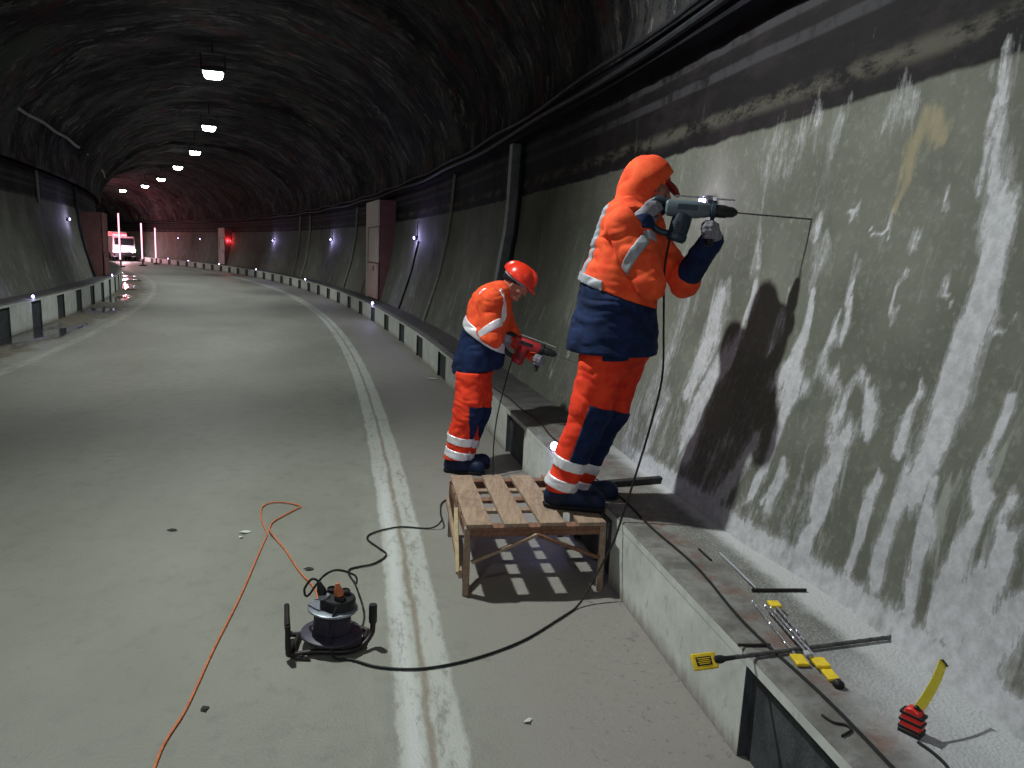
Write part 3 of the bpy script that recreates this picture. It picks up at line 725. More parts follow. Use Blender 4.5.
def point(name, loc, e, col, r=.04):
    d = bpy.data.lights.new(name, 'POINT'); d.energy = e; d.color = col; d.shadow_soft_size = r
    o = link(bpy.data.objects.new(name, d)); o.location = tuple(map(float, loc)); return o
point('wall_light_glow', P(1.90, .70, 2.2), 4, (.8, .7, 1.)); point('wall_light_glow', P(15.55, .66, 2.12), 26, (.5, .45, 1.)); point('wall_light_glow', P(29.47, .66, 2.12), 24, (.5, .45, 1.))
point('wall_light_glow', P(23.4, -7.5, 2.33), 22, (.6, .55, 1.)); point('wall_light_glow', P(52.45, .6, 2.03), 25, (1., .05, .08))
point('wall_light_glow', P(42.33, .66, 2.09), 30, (.5, .45, 1.)); point('kerb_light_glow', P(16.9, -.05, KT + .07), 5, (.5, .5, 1.), .03)
point('kerb_light_glow', P(2.30, -.04, KT + .07), 3.2, (.5, .5, 1.), .03); point('kerb_light_glow', P(14.6, -6.9, LT + .1), 4, (.55, .5, 1.))

# ------------------------------------------------------------------ cabinets, ducts and cables on the walls
def cabinet(s0, s1, of, ow, z0, z1, side, label, cat='cabinet', front=('cream', 'pink_cream')):
    sm = (s0 + s1) / 2; t = thing('emergency_cabinet', label, cat, P(sm, of, z0), heading(sm) + (0 if side > 0 else math.pi), 'cabinets standing against the tunnel wall')
    L, D, Hh = s1 - s0, abs(ow - of), z1 - z0
    MB().box((D / 2 + .02, 0, Hh / 2), (D - .04, L, Hh)).build('body', M['brown_panel'], t, .01)
    MB().box((.0, 0, Hh * .87), (.05, L, Hh * .26)).build('top_panel', M[front[0]], t, .008)
    MB().box((.0, -L * .10 * side, Hh * .555), (.045, L * .76, Hh * .355)).build('upper_panel', M[front[0]], t, .008)
    d = MB().box((-.02, -L * .10 * side, Hh * .19), (.05, L * .76, Hh * .355)).build('door', M[front[1]], t, .008)
    m = MB(); m.tube([(-.05, -L * .3 * side, Hh * .30), (-.08, -L * .3 * side, Hh * .30), (-.08, -L * .3 * side, Hh * .34), (-.05, -L * .3 * side, Hh * .34)], .012, 6); m.build('handle', M['steel_dark'], d)
    MB().box((-.0, L * .42 * side, Hh * .37), (.06, L * .14, Hh * .74)).build('frame_post', M[front[0]], t, .008)
    return t
cabinet(18.7, 20.7, .44, .98, KT, 3.16, 1, 'tall pale cabinet with brown side on the right kerb, the nearer one')
cabinet(52.5, 54.0, .40, .96, KT, 2.85, 1, 'far pale narrow cabinet on the right kerb by the red light')
cabinet(26.6, 28.4, -7.20, -7.86, LT, 2.66, -1, 'brown cabinet on the left kerb where the tunnel bends', front=('brown_panel', 'brown_panel'))

def riser(name, s, r, z0, z1, mat, label, cat, lean=0., sgn=1, stand=.0, sq=False):
    pf = prof if sgn > 0 else lprof
    zz = np.linspace(z0, z1, 26); p = np.array([P(s + lean * (z1 - z) / (z1 - z0), pf(z) - sgn * (r * .9 + stand), z) for z in zz])
    m = MB()
    if sq:
        for i in range(len(p) - 1):
            pass
        a = heading(s); side = np.array([-math.sin(a), math.cos(a), 0])
        out = np.array([math.cos(a), math.sin(a), 0])
        m.loft([[q - side * r - out * r * .7, q + side * r - out * r * .7, q + side * r + out * r * .7, q - side * r + out * r * .7][::-1] for q in p])
    else: m.tube(p, r, 8)
    return tag(m.build(name, mat, bevel=.006 if sq else 0), label, cat)
riser('cable_duct', 7.50, .085, KT, 3.27, M['pipe'], 'wide grey vertical duct on the wall behind the worker in the hard hat', 'duct', sq=True)
riser('conduit', 7.30, .028, KT, 3.27, M['pipe_dark'], 'thin black conduit running up beside the wide grey duct', 'pipe')
riser('conduit', 11.9, .030, KT, 3.27, M['cable_grey'], 'thin grey conduit on the wall left of the wide duct', 'pipe', .7)
riser('conduit', 15.3, .022, KT, 2.05, M['pipe_dark'], 'thin dark conduit below the violet wall light near the cabinet', 'pipe', .5)
riser('conduit', 21.9, .03, KT, 3.27, M['cable_grey'], 'thin conduit just beyond the near pale cabinet', 'pipe')
riser('conduit', 24.8, .035, KT, 3.27, M['cable_grey'], 'pale conduit second beyond the near pale cabinet', 'pipe', .4)
riser('conduit', 34.2, .04, KT, 3.27, M['cable_grey'], 'far pale conduit, right one of a close pair', 'pipe')
riser('conduit', 36.4, .04, KT, 3.27, M['cable_grey'], 'far pale conduit, left one of a close pair', 'pipe')
riser('conduit', 19.6, .035, 2.62, 3.4, M['cable_grey'], 'short pale conduit high on the left-hand wall', 'pipe', 0, -1)
riser('conduit', 25.6, .05, LT, 3.4, M['pipe_dark'], 'dark conduit on the left-hand wall beside the brown cabinet', 'pipe', .2, -1)
ss = np.arange(S0, S1, .5)
tag(MB().tube([P(s, -7.45, 4.42 + .02 * math.sin(s * 2.1)) for s in ss], .035, 8).build('supply_pipe', M['cable_grey']), 'long pale pipe running along the left side of the vault', 'pipe')
tag(MB().tube([P(s, .74, 3.47 + .02 * math.sin(s * 1.7)) for s in ss], .02, 8).build('wall_cable', M['pipe_dark']), 'thin cable running along the top of the right ledge above the workers', 'cable')
tag(MB().tube([P(s, .75, 3.36 + .02 * math.sin(s * 1.1 + 1)) for s in ss], .028, 8).build('wall_cable', M['pipe_dark']), 'thick black cable on the right ledge just below the thin cable', 'cable')
# ------------------------------------------------------------------ the two workers
def unit(v): v = np.array(v, float); return v / np.linalg.norm(v)

def hand(L, grip, fwd, pn, thumb, curl=1., r=.0095):
    """palm, four fingers and a thumb closed round something at 'grip'; returns wrist"""
    fwd = unit(fwd); pn = unit(np.array(pn) - fwd * (np.array(pn) @ fwd)); lat = np.cross(fwd, pn)
    w = np.array(grip) - fwd * .078 - pn * .030
    L.cap(w, w + fwd * .03, .027, .030, pn, .72, .02)
    L.cap(w + fwd * .025, w + fwd * .075, .034, .040, pn, .42, .02)
    for i, (ln, dl) in enumerate(((.95, 0), (1.06, .004), (1., .002), (.80, -.008))):
        p = w + fwd * (.086 + dl) + lat * thumb * (.030 - .020 * i)
        a = math.radians(18)
        for seg, da in ((.040, 38), (.027, 62), (.021, 50)):
            a += math.radians(da * curl) * (.6 if seg == .040 else 1)
            q = p + (fwd * math.cos(a) + pn * math.sin(a)) * seg * ln
            L.cap(p, q, r, r * .93, k=.006); p = q
    t0 = w + fwd * .028 + lat * thumb * .026; t1 = t0 + unit(fwd * .55 + lat * thumb * .55 + pn * .55) * .040
    t2 = t1 + unit(fwd * .55 - lat * thumb * .05 + pn * .85) * .030; t3 = t2 + unit(fwd * .3 - lat * thumb * .55 + pn * .7) * .022
    L.cap(t0, t1, r * 1.35, r * 1.15, k=.012).cap(t1, t2, r * 1.12, r * 1.02, k=.006).cap(t2, t3, r * 1.02, r * .9, k=.006)
    return w

def head(L, c, fd, upv):
    """skull with face: c = centre between the ears, fd = facing, upv = crown direction"""
    fd = unit(fd); upv = unit(np.array(upv) - fd * (np.array(upv) @ fd)); sd = np.cross(fd, upv)
    g = lambda x, y, z: c + fd * x + sd * y + upv * z
    L.ball(g(-.012, 0, .03), .098, sd, .80).cap(g(.025, 0, -.035), g(.045, 0, -.085), .068, .040, sd, .85).ball(g(.05, 0, .035), .066, sd, .9)
    L.cap(g(.088, 0, .012), g(.108, 0, -.026), .010, .016, sd, .8, .012)                    # nose
    L.cap(g(.082, -.035, .030), g(.082, .035, .030), .014, k=.015)                           # brow
    L.ball(g(.074, 0, -.095), .022, k=.02)                                                   # chin
    L.cap(g(.086, -.018, -.060), g(.086, .018, -.060), .010, k=.008)                         # lips
    for q in (-1, 1):
        L.ball(g(.072, q * .034, .008), .017, k=.008)                                        # eyes
        L.ball(g(.060, q * .046, -.022), .026, k=.02)                                        # cheeks
        L.cap(g(-.008, q * .078, .018), g(-.014, q * .080, -.028), .014, .011, k=.01)        # ears
    return sd

def wrinkle(amp, seed, sx=9., sz=26.):
    def f(G):
        q = G * np.array([sx, sx, sz]) + vnoise(G * 6., seed + 1)[..., None] * 1.1
        a = vnoise(q, seed); b = vnoise(G * np.array([6., 6., 11.]), seed + 2)
        return amp * (1 - np.abs(a) * 2.) * .8 + amp * 1.3 * b
    return f

def slab(c, ax, h0, h1):
    ax = unit(ax); c = np.array(c, float)
    def f(G):
        t = (G - c) @ ax; return np.maximum(h0 - t, t - h1)
    return f
def both(*fs): return lambda G: np.maximum.reduce([f(G) for f in fs])
def half(c, n):      # keeps the side that n points away from
    n = unit(n); c = np.array(c, float); return lambda G: (G - c) @ n

def boot(t, name, ankle, fd, zg, sc=1.):
    fd = unit((fd[0], fd[1], 0)); sd = np.array([-fd[1], fd[0], 0]); g = lambda x, z: np.array([ankle[0], ankle[1], zg]) + fd * x * sc + np.array([0, 0, z * sc])
    L = Limbs(.04).cap(g(-.045, .055), g(.02, .07), .052, .055, sd, .85).cap(g(.02, .06), g(.175, .052), .055, .050, sd, .88).ball(g(.165, .062), .048).cap(g(-.02, .08), np.array(ankle) * (1, 1, 0) + np.array([0, 0, zg + .14 * sc]), .060, .062)
    o = skin_mesh(name, L, .007, M['boot'], t, cut=half(g(0, .022), (0, 0, -1)), origin=t.location)
    Ls = Limbs(.03).cap(g(-.05, .03), g(.04, .03), .052, .050, sd, .9).cap(g(.04, .03), g(.18, .03), .056, .052, sd, .92)
    skin_mesh('sole', Ls, .006, M['sole'], o, cut=slab(g(0, 0), (0, 0, 1), .0, .030), origin=t.location)
    return o

# ---- hammer drill -------------------------------------------------------
def hammer_drill(name, label, O, d, tip_len, mats, hint=(0, 0, 1), dusty=False):
    side, upv, fwd = frame(d, hint); O = np.array(O, float)
    t = thing(name, label, 'drill', O)
    g = lambda x, y, z: fwd * x + side * y + upv * z
    def ring(x, w, h_, zc, n=20, p=3.2):
        out = []
        for k in range(n):
            a = 2 * math.pi * k / n; ca, sa = math.cos(a), math.sin(a)
            out.append(g(x, w * math.copysign(abs(ca) ** (2 / p), ca), zc + h_ * math.copysign(abs(sa) ** (2 / p), sa)))
        return out
    m = MB(); m.loft([ring(*r)[::1] for r in ((-.012, .026, .030, 0), (0, .036, .042, -.002), (.06, .040, .046, -.004), (.15, .039, .044, -.002), (.195, .035, .038, 0), (.215, .030, .032, 0))]); m.build('housing', mats['body'], t, angle=35)
    for q in (-.040, .040): MB().box(g(.10, q, .006), (.10, .004, .028), (fwd, side, upv)).build('side_inlay', mats['dark'], t, .0015)
    m = MB().lathe([(.030, 0), (.048, .012), (.052, .05), (.050, .11), (.054, .115), (.054, .14), (.042, .155)], g(.085, 0, -.02), -upv * 1. + fwd * -.18, 20)
    mo = m.build('motor_housing', mats['motor'], t, angle=35)
    m = MB()
    for k in range(5): m.box(g(.075 - .002 * k, -.0505, -.075 - .013 * k), (.05, .004, .005), (fwd, side, upv))
    m.build('air_vents', M['black_plastic'], mo)
    m = MB(); m.tube(smooth_path([g(.01, 0, .022), g(-.05, 0, .036), g(-.078, 0, .022), g(-.085, 0, -.025), g(-.078, 0, -.085), g(-.03, 0, -.125), g(.04, 0, -.135)], 6), [.018] * 37, 10)
    m.build('rear_handle', mats['dark'], t, angle=60)
    MB().box(g(-.066, 0, -.012), (.016, .018, .045), (fwd, side, upv)).build('trigger', M['black_plastic'], t, .004)
    m = MB().lathe([(.031, 0), (.034, .004), (.034, .022), (.030, .026), (.033, .03), (.033, .075), (.028, .085), (.026, .115), (.016, .128), (.013, .135)], g(.215, 0, 0), fwd, 24); m.build('chuck', M['black_plastic'], t, angle=35)
    m = MB().lathe([(.036, -.010), (.042, -.006), (.042, .012), (.036, .016)], g(.228, 0, 0), fwd, 24)
    m.tube([g(.231, 0, .036), g(.231, 0, .062)], .010, 8).tube(smooth_path([g(.231, 0, -.036), g(.231, -.004, -.06)], 3), .012, 8)
    sh = m.build('side_handle', mats['dark'], t, angle=50)
    MB().lathe([(.016, 0), (.023, .006), (.021, .012), (.018, .02), (.020, .05), (.020, .09), (.018, .115), (.022, .122), (.015, .13)], g(.231, -.004, -.052), -upv + side * -.06, 16).build('grip', M['black_plastic'], sh, angle=50)
    m = MB().tube([g(.03, -.012, .060), g(.33, -.012, .060)], .0042, 8); m.box(g(.231, -.008, .060), (.018, .02, .018), (fwd, side, upv)); m.build('depth_rod', M['steel'], t)
    L = tip_len; n = 80; p = []
    x = np.linspace(.345, L, n); m = MB().tube([g(v, 0, 0) for v in x], .0042, 8)
    hx = np.linspace(.42, L - .004, 140)
    m.tube([g(v, .0036 * math.cos(v * 260), .0036 * math.sin(v * 260)) for v in hx], .0026, 6)
    m.lathe([(.0062, 0), (.0075, .006), (.001, .016)], g(L - .012, 0, 0), fwd, 8)
    m.build('drill_bit', M['steel_dull'], t, angle=60)
    return t, g, O, (side, upv, fwd)

# =========================== worker on the trestle ===========================
ZP = .40                                    # top of the wooden trestle
fA = unit((.97, -.20, 0)); rA = np.array([fA[1], -fA[0], 0])      # facing the wall; right side towards the camera
tip = P(.74, prof(2.04) - .002, 2.04)
OA = at(668, 207, 4.05); dA = tip - OA; LA = np.linalg.norm(dA) + .006
MA = dict(body=M['teal'], motor=M['teal_dark'], dark=M['teal_dark'])
drillA, gA, _, axA = hammer_drill('hammer_drill', 'grey-teal hammer drill held at eye level, its bit in the wall', OA, dA, LA, MA)
gripR = OA + gA(-.084, 0, -.018); gripL = OA + gA(.229, -.010, -.105)

def worker_up():
    f, r = fA, rA
    hipR, kneeR, ankR = at(608, 338, 4.14), at(591, 408, 4.12), at(562, 486, 4.13)
    hipL, kneeL, ankL = at(631, 336, 4.34), at(607, 411, 4.32), at(576, 486, 4.32)
    hem, waist, chest = at(612, 344, 4.24), at(618, 292, 4.24), at(630, 236, 4.24)
    shR, shL, neck = at(622, 226, 4.03), at(640, 224, 4.45), at(636, 208, 4.24)
    hc = at(649, 190, 4.25); elR = at(651, 285, 3.92); elL = at(684, 281, 4.32)
    base = np.array([(ankR[0] + ankL[0]) / 2, 4.24, ZP])
    B = Limbs(.035)                                     # the body itself
    B.cap(hem, waist, .135, .125, f, .8).cap(waist, chest, .13, .16, f, .72).cap(shR, shL, .065, .065).cap(chest, neck, .08, .055).cap(neck, hc - f * .01, .052, .05)
    head(B, hc, f + np.array([0, 0, -.10]), (0, 0, 1))
    wR = hand(B, gripR, f * .72 + np.array([0, 0, .70]), -rA * 1., -1.)
    wL = hand(B, gripL, rA * .95 + np.array([0, 0, .25]), -f, -1., .95)
    for a, b, c in ((shR, elR, wR), (shL, elL, wL)): B.cap(a, b, .052, .042).cap(b, c, .042, .028)
    for a, b, c in ((hipR, kneeR, ankR), (hipL, kneeL, ankL)):
        B.cap(a, b, .085, .060).cap(b, c, .058, .042)
        fz = np.array([c[0], c[1], ZP + .05]); B.cap(c, fz - f * .03, .042, .036).cap(fz - f * .03, fz + f * .15, .036, .03, rA, .85)
    person = tag(skin_mesh('person', B, .0065, M['skin'], origin=base), 'person in hooded orange jacket standing on a wooden trestle, drilling overhead height into the wall', 'person')
    person['label'] = 'person in orange hooded jacket standing on wooden trestle, drilling the wall at eye level'
    # trousers
    T = Limbs(.05)
    T.cap(hipR, kneeR, .145, .112).cap(kneeR, ankR + (0, 0, .02), .108, .090).cap(hipL, kneeL, .145, .108).cap(kneeL, ankL + (0, 0, .02), .104, .088).cap(hem, waist, .19, .17, f, .95)
    wr = wrinkle(.006, 21, 8, 24)
    tr = skin_mesh('trousers', T, .0085, M['orange_red'], person, wr=wr, origin=base, cut=both(half(at(560, 486, 4.2), (0, 0, -1)), half(at(612, 344, 4.24), (0, 0, 1))))
    for nm, a, b, s in (('knee_patch', kneeR, ankR, .0), ('knee_patch', kneeL, ankL, .0)):
        ax = unit(b - a)
        n = np.linalg.norm(b - a); f2 = unit(f - ax * (f @ ax)); cut = both(slab(a, ax, -.035, n - .172), half(a - f2 * .005, -f2))
        one = Limbs(.05).cap(hipR if a is kneeR else hipL, a, .148, .112).cap(a, b + (0, 0, .02), .108 if a is kneeR else .104, .090 if a is kneeR else .088)
        skin_mesh(nm, one.grow(.006), .0085, M['navy'], tr, wr=wr, origin=base, cut=cut)
    skin_mesh('holster_pocket', Limbs(.05).cap(hipR, kneeR, .156, .118), .0085, M['navy'], tr, wr=wr, origin=base, cut=both(half(hipR + r * .03, -r), slab(at(617, 362, 4.0), (0, 0, 1), .0, .10), slab(at(617, 362, 4.05), f, -.075, .085)))
    for q, (a, b) in enumerate(((kneeR, ankR), (kneeL, ankL))):
        ax = unit(b - a); n = np.linalg.norm(b - a)
        one = Limbs(.05).cap(a, b + (0, 0, .02), (.108, .104)[q], (.090, .088)[q])
        for lo_, hi_ in ((n - .175, n - .115), (n - .055, n + .005)):
            skin_mesh('reflective_strip', one.grow(.0075), .006, M['retro'], tr, wr=wr, origin=base, cut=slab(a, ax, lo_, hi_))
    for c in (ankR, ankL): boot(person, 'boot', c, f, ZP, 1.12)
    # jacket: orange above, navy skirt below
    J = Limbs(.05)
    J.cap(hem, waist, .280, .235, f, .92).cap(waist, chest, .232, .220, f, .88).cap(shR, shL, .095, .095).cap(chest, neck, .14, .10)
    J.cap(shR, elR, .092, .078, k=.03).cap(elR, wR, .076, .054, k=.025).cap(shL, elL, .092, .082).cap(elL, wL, .078, .056)
    wj = wrinkle(.009, 5, 9, 19); up_ = np.array([0, 0, 1.])
    tilt = unit(up_ * .93 + f * .30); wz = at(606, 292, 4.05)
    jk = skin_mesh('jacket', J, .0085, M['orange'], person, wr=wj, origin=base, cut=both(half(wz, -tilt), lambda G: .075 - np.linalg.norm(G - wR, axis=-1), lambda G: .085 - np.linalg.norm(G - wL, axis=-1)))
    Jt = Limbs(.05).cap(hem - (0, 0, .03), waist, .284, .232, f, .92).cap(waist, chest, .229, .217, f, .88)
    skin_mesh('jacket_skirt', Jt, .0085, M['navy'], jk, wr=wrinkle(.009, 31, 6, 34), origin=base, cut=both(half(wz, tilt), half(at(612, 351, 4.24), (0, 0, -1))))
    skin_mesh('waist_strip', Jt.grow(.010), .007, M['retro_dull'], jk, wr=wj, origin=base, cut=both(slab(wz, tilt, -.004, .048), half(wz - f * .02, f)))
    # reflective bands: over the back, round the sleeves
    skin_mesh('back_strip', J.grow(.006), .007, M['retro_dull'], jk, wr=wj, origin=base, cut=both(slab(waist, r, .06, .115), half(chest - f * .115, f), half(at(590, 284, 4.2), -tilt)))
    axu = unit(elR - shR)
    Ju = Limbs(.05).cap(shR, elR, .092, .078)
    skin_mesh('sleeve_strip', Ju.grow(.010), .006, M['retro_dull'], jk, wr=wj, origin=base, cut=slab((shR + elR) / 2, unit(axu + f * .9), -.028, .028))
    axl = unit(wR - elR)
    Jl = Limbs(.05).cap(elR, wR, .076, .054)
    skin_mesh('sleeve_strip', Jl.grow(.008), .006, M['retro_dull'], jk, wr=wj, origin=base, cut=slab(elR + axl * (np.linalg.norm(wR - elR) - .115), axl, -.026, .026))
    for a, b in ((elR, wR), (elL, wL)):
        ax = unit(b - a); n = np.linalg.norm(b - a); lo_ = n - .075 if a is elR else .02
        skin_mesh('cuff', Limbs(.04).cap(a, b, .077, .055).grow(.007), .006, M['navy'], jk, wr=wj, origin=base, cut=slab(a, ax, lo_, n + .005))
    # gloves
    for w, g_, fw_, pn, cu, m_ in ((wR, gripR, f * .72 + np.array([0, 0, .70]), -rA, 1., M['glove']), (wL, gripL, rA * .95 + np.array([0, 0, .25]), -f, .95, M['glove'])):
        G_ = Limbs(.03); hand(G_, g_, fw_, pn, -1., cu, .0122); prev = elR if w is wR else elL
        G_.cap(w, w + unit(prev - w) * .04, .034, .046, k=.02)
        skin_mesh('glove', G_.grow(.002), .0042, m_, person, origin=base)
    # hood with a face opening, cap peak sticking out of it
    hd = unit(f + np.array([0, 0, -.10])); hu = unit(np.array([0, 0, 1]) - hd * -.1)
    Hd = Limbs(.05).ball(hc - f * .012 + (0, 0, .035), .134, r, .94).cap(hc - f * .03 + (0, 0, .03), neck - (0, 0, .02) - f * .01, .120, .128, r, .95).cap(hc + f * .02 + (0, 0, .055), hc + f * .05 + (0, 0, .03), .105, .09, r, .95)
    inner = Limbs(.04).ball(hc + f * .01 + (0, 0, .02), .122, r, .88).cap(hc + f * .02, hc + f * .25 - (0, 0, .05), .105, .125, r, .8).cap(hc, neck - (0, 0, .1), .09, .09)
    def hole(G):
        lo = G[0, 0, 0]; return -inner.field(G, lo, G[1, 0, 0, 0] - G[0, 0, 0, 0])
    skin_mesh('hood', Hd, .007, M['orange'], person, wr=wrinkle(.008, 44, 9, 12), origin=base, cut=both(hole, half(hc + f * .075 + np.array([0, 0, -.02]), f * 1. + np.array([0, 0, -.42]))))
    cp = skin_mesh('cap', Limbs(.03).ball(hc + (0, 0, .045) - f * .0, .112, r, .86), .007, M['cap'], person, origin=base, cut=half(hc + (0, 0, .045), (-f[0] * .2, -f[1] * .2, -1)))
    skin_mesh('peak', Limbs(.03).cap(hc + f * .085 + (0, 0, .045) - r * .03, hc + f * .085 + (0, 0, .045) + r * .03, .068, .068, f * .6 + np.array([0, 0, 1]), .22).cap(hc + f * .130 + (0, 0, .005) - r * .03, hc + f * .130 + (0, 0, .005) + r * .03, .052, .052, f * 1.1 + np.array([0, 0, 1]), .35), .0055, M['cap'], cp, origin=base)
    # dark neck scarf under the chin
    skin_mesh('scarf', Limbs(.04).cap(neck + f * .015, hc + f * .02 - (0, 0, .085), .085, .072).ball(hc + f * .055 - (0, 0, .075), .056), .0075, M['black_cloth'], person, origin=base)
    return person
worker_up()

# =========================== worker on the road ===========================
fB = unit((.985, -.17, 0)); rB = np.array([fB[1], -fB[0], 0])
OB = at(516, 340, 6.12); dB = at(575, 362, 6.02) - OB; LB = np.linalg.norm(dB) + .16
MBm = dict(body=M['red_plastic'], motor=M['red_plastic'], dark=M['black_plastic'])
drillB, gB, _, axB = hammer_drill('hammer_drill', 'dark red hammer drill held low by the worker in the hard hat', OB, dB, LB, MBm)
gripR2 = OB + gB(-.084, 0, -.020); gripL2 = OB + gB(.229, -.010, -.09)

def worker_down():
    f, r = fB, rB
    hipR, kneeR, ankR = at(472, 366, 6.10), at(468, 410, 6.08), at(456, 458, 6.10)
    hipL, kneeL, ankL = at(480, 366, 6.33), at(477, 410, 6.33), at(462, 459, 6.31)
    hem, waist, chest = at(477, 366, 6.22), at(484, 338, 6.22), at(490, 308, 6.22)
    shR, shL, neck = at(490, 301, 6.02), at(498, 301, 6.42), at(501, 291, 6.22)
    hc = at(516, 284, 6.22); elR = at(491, 338, 5.98); elL = at(512, 340, 6.44)
    base = np.array([(ankR[0] + ankL[0]) / 2, 6.22, 0.])
    fd = unit(f + np.array([0, 0, -.70])); hu = unit(np.array([0, 0, 1]) + f * .70)
    B = Limbs(.035)
    B.cap(hem, waist, .135, .125, f, .8).cap(waist, chest, .13, .16, f, .72).cap(shR, shL, .065, .065).cap(chest, neck, .08, .055).cap(neck, hc - fd * .02, .052, .05)
    head(B, hc, fd, hu)
    hR = (f * .8 + np.array([0, 0, -.35]), -r, -1., 1.); hL = (r * .9 + np.array([0, 0, .1]) + f * .2, -f + np.array([0, 0, .3]), -1., .95)
    wR = hand(B, gripR2, *hR); wL = hand(B, gripL2, *hL)
    for a, b, c in ((shR, elR, wR), (shL, elL, wL)): B.cap(a, b, .052, .042).cap(b, c, .042, .028)
    for a, b, c in ((hipR, kneeR, ankR), (hipL, kneeL, ankL)):
        B.cap(a, b, .085, .060).cap(b, c, .058, .042)
        fz = np.array([c[0], c[1], .05]); B.cap(c, fz - f * .03, .042, .036).cap(fz - f * .03, fz + f * .15, .036, .03, r, .85)
    person = tag(skin_mesh('person', B, .0065, M['skin'], origin=base), 'person in red hard hat bending over a drill beside the kerb, standing on the road', 'person')
    T = Limbs(.05)
    T.cap(hipR, kneeR, .125, .112).cap(kneeR, ankR + (0, 0, .02), .110, .100).cap(hipL, kneeL, .122, .110).cap(kneeL, ankL + (0, 0, .02), .106, .098).cap(hem, waist, .16, .15, f, .85)
    wr = wrinkle(.008, 61, 8, 24)
    tr = skin_mesh('trousers', T, .0095, M['orange_red'], person, wr=wr, origin=base, cut=both(half(ankR + (0, 0, .0), (0, 0, -1)), half(hem - (0, 0, .03), (0, 0, 1))))
    for k_, (a, b) in enumerate(((kneeR, ankR), (kneeL, ankL))):
        ax = unit(b - a); n = np.linalg.norm(b - a)
        one = Limbs(.05).cap(hipR if k_ == 0 else hipL, a, .125, .112).cap(a, b + (0, 0, .02), (.110, .106)[k_], (.100, .098)[k_])
        skin_mesh('knee_patch', one.grow(.006), .009, M['navy'], tr, wr=wr, origin=base, cut=both(slab(a, ax, -.06, n - .195), half(a + f * .035, -f)))
        for lo_, hi_ in ((n - .205, n - .135), (n - .085, n - .015)):
            skin_mesh('reflective_strip', Limbs(.05).cap(a, b + (0, 0, .02), (.110, .106)[k_], (.100, .098)[k_]).grow(.008), .0075, M['retro'], tr, wr=wr, origin=base, cut=slab(a, ax, lo_, hi_))
    for c in (ankR, ankL): boot(person, 'boot', c, f, 0., 1.1)
    J = Limbs(.05)
    spine = unit(chest - hem)
    J.cap(hem, waist, .235, .212, f, .92).cap(waist, chest, .205, .205, f, .86).cap(shR, shL, .098, .098).cap(chest, neck, .13, .085)
    J.cap(shR, elR, .098, .086).cap(elR, wR, .080, .056).cap(shL, elL, .098, .080).cap(elL, wL, .072, .046)
    wj = wrinkle(.008, 75, 9, 19); bz = at(486, 338, 6.1); bt = unit(np.array([0, 0, 1]) + f * .62)
    away = lambda G: np.maximum(.060 - np.linalg.norm(G - wR, axis=-1), .075 - np.linalg.norm(G - wL, axis=-1))
    jk = skin_mesh('jacket', J, .0095, M['orange'], person, wr=wj, origin=base, cut=both(half(bz, -bt), away))
    Jt = Limbs(.05).cap(hem, waist, .232, .209, f, .92).cap(waist, chest, .202, .202, f, .86)
    skin_mesh('jacket_skirt', Jt, .0095, M['navy'], jk, wr=wj, origin=base, cut=both(half(bz, bt), half(hem - (0, 0, .035), -np.array([0, 0, 1.]) + f * .15)))
    skin_mesh('waist_strip', Jt.grow(.011), .007, M['retro'], jk, wr=wj, origin=base, cut=slab(bz, bt, -.035, .040))
    axu = unit(elR - shR); axl = unit(wR - elR)
    skin_mesh('sleeve_strip', Limbs(.05).cap(shR, elR, .098, .086).grow(.009), .007, M['retro'], jk, wr=wj, origin=base, cut=slab(shR + axu * .22, unit(axu + f * .6), -.03, .03))
    skin_mesh('sleeve_strip', Limbs(.05).cap(elR, wR, .080, .056).grow(.008), .007, M['retro'], jk, wr=wj, origin=base, cut=slab(elR + axl * .13, axl, -.028, .028))
    skin_mesh('shoulder_strip', J.grow(.008), .007, M['retro'], jk, wr=wj, origin=base, cut=both(slab(shR, r, -.10, -.04), half(chest + f * .10, -f), half(chest - (0, 0, .10), (0, 0, -1))))
    skin_mesh('shoulder_patch', J.grow(.008), .007, M['retro'], jk, wr=wj, origin=base, cut=both(slab(shR, r, -.03, .02), slab(at(485, 294, 6.02), unit((f[0], f[1], .6)), -.045, .03), half(shR + (0, 0, .03), (0, 0, -1))))
    for w, g_, h_, prev in ((wR, gripR2, hR, elR), (wL, gripL2, hL, elL)):
        G_ = Limbs(.03); hand(G_, g_, h_[0], h_[1], h_[2], h_[3], .0122); G_.cap(w, w + unit(prev - w) * .04, .034, .046, k=.02)
        skin_mesh('glove', G_.grow(.002), .0045, M['glove'], person, origin=base)
    # knitted cap under the hard hat
    bc = hc + hu * .03 - fd * .012
    skin_mesh('knit_cap', Limbs(.03).ball(bc, .112, r, .88).cap(hc - fd * .06, hc - fd * .055 - hu * .05, .062, .055, r, 1.1), .0065, M['black_cloth'], person, origin=base, cut=half(bc - hu * .012 + fd * .05, -hu + fd * .25))
    hh = skin_mesh('hard_hat', Limbs(.02).ball(bc + hu * .018, .128, r, .86).cap(bc + hu * .04 - fd * .06, bc + hu * .055 + fd * .06, .092, .092, r, .3), .006, M['helmet'], person, origin=base, cut=half(bc + hu * .018, -hu))
    skin_mesh('brim', Limbs(.02).ball(bc + hu * .020, .136, hu, .085).cap(bc + hu * .016 + fd * .09, bc - hu * .002 + fd * .142, .078, .056, hu, .13), .006, M['helmet'], hh, origin=base, cut=lambda G: .105 - np.linalg.norm((G - bc) - ((G - bc) @ hu)[..., None] * hu, axis=-1))
    skin_mesh('hat_band', Limbs(.02).ball(bc + hu * .008, .122, r, .88), .006, M['retro_dull'], hh, origin=base, cut=slab(bc, hu, -.004, .022))
    return person
worker_down()
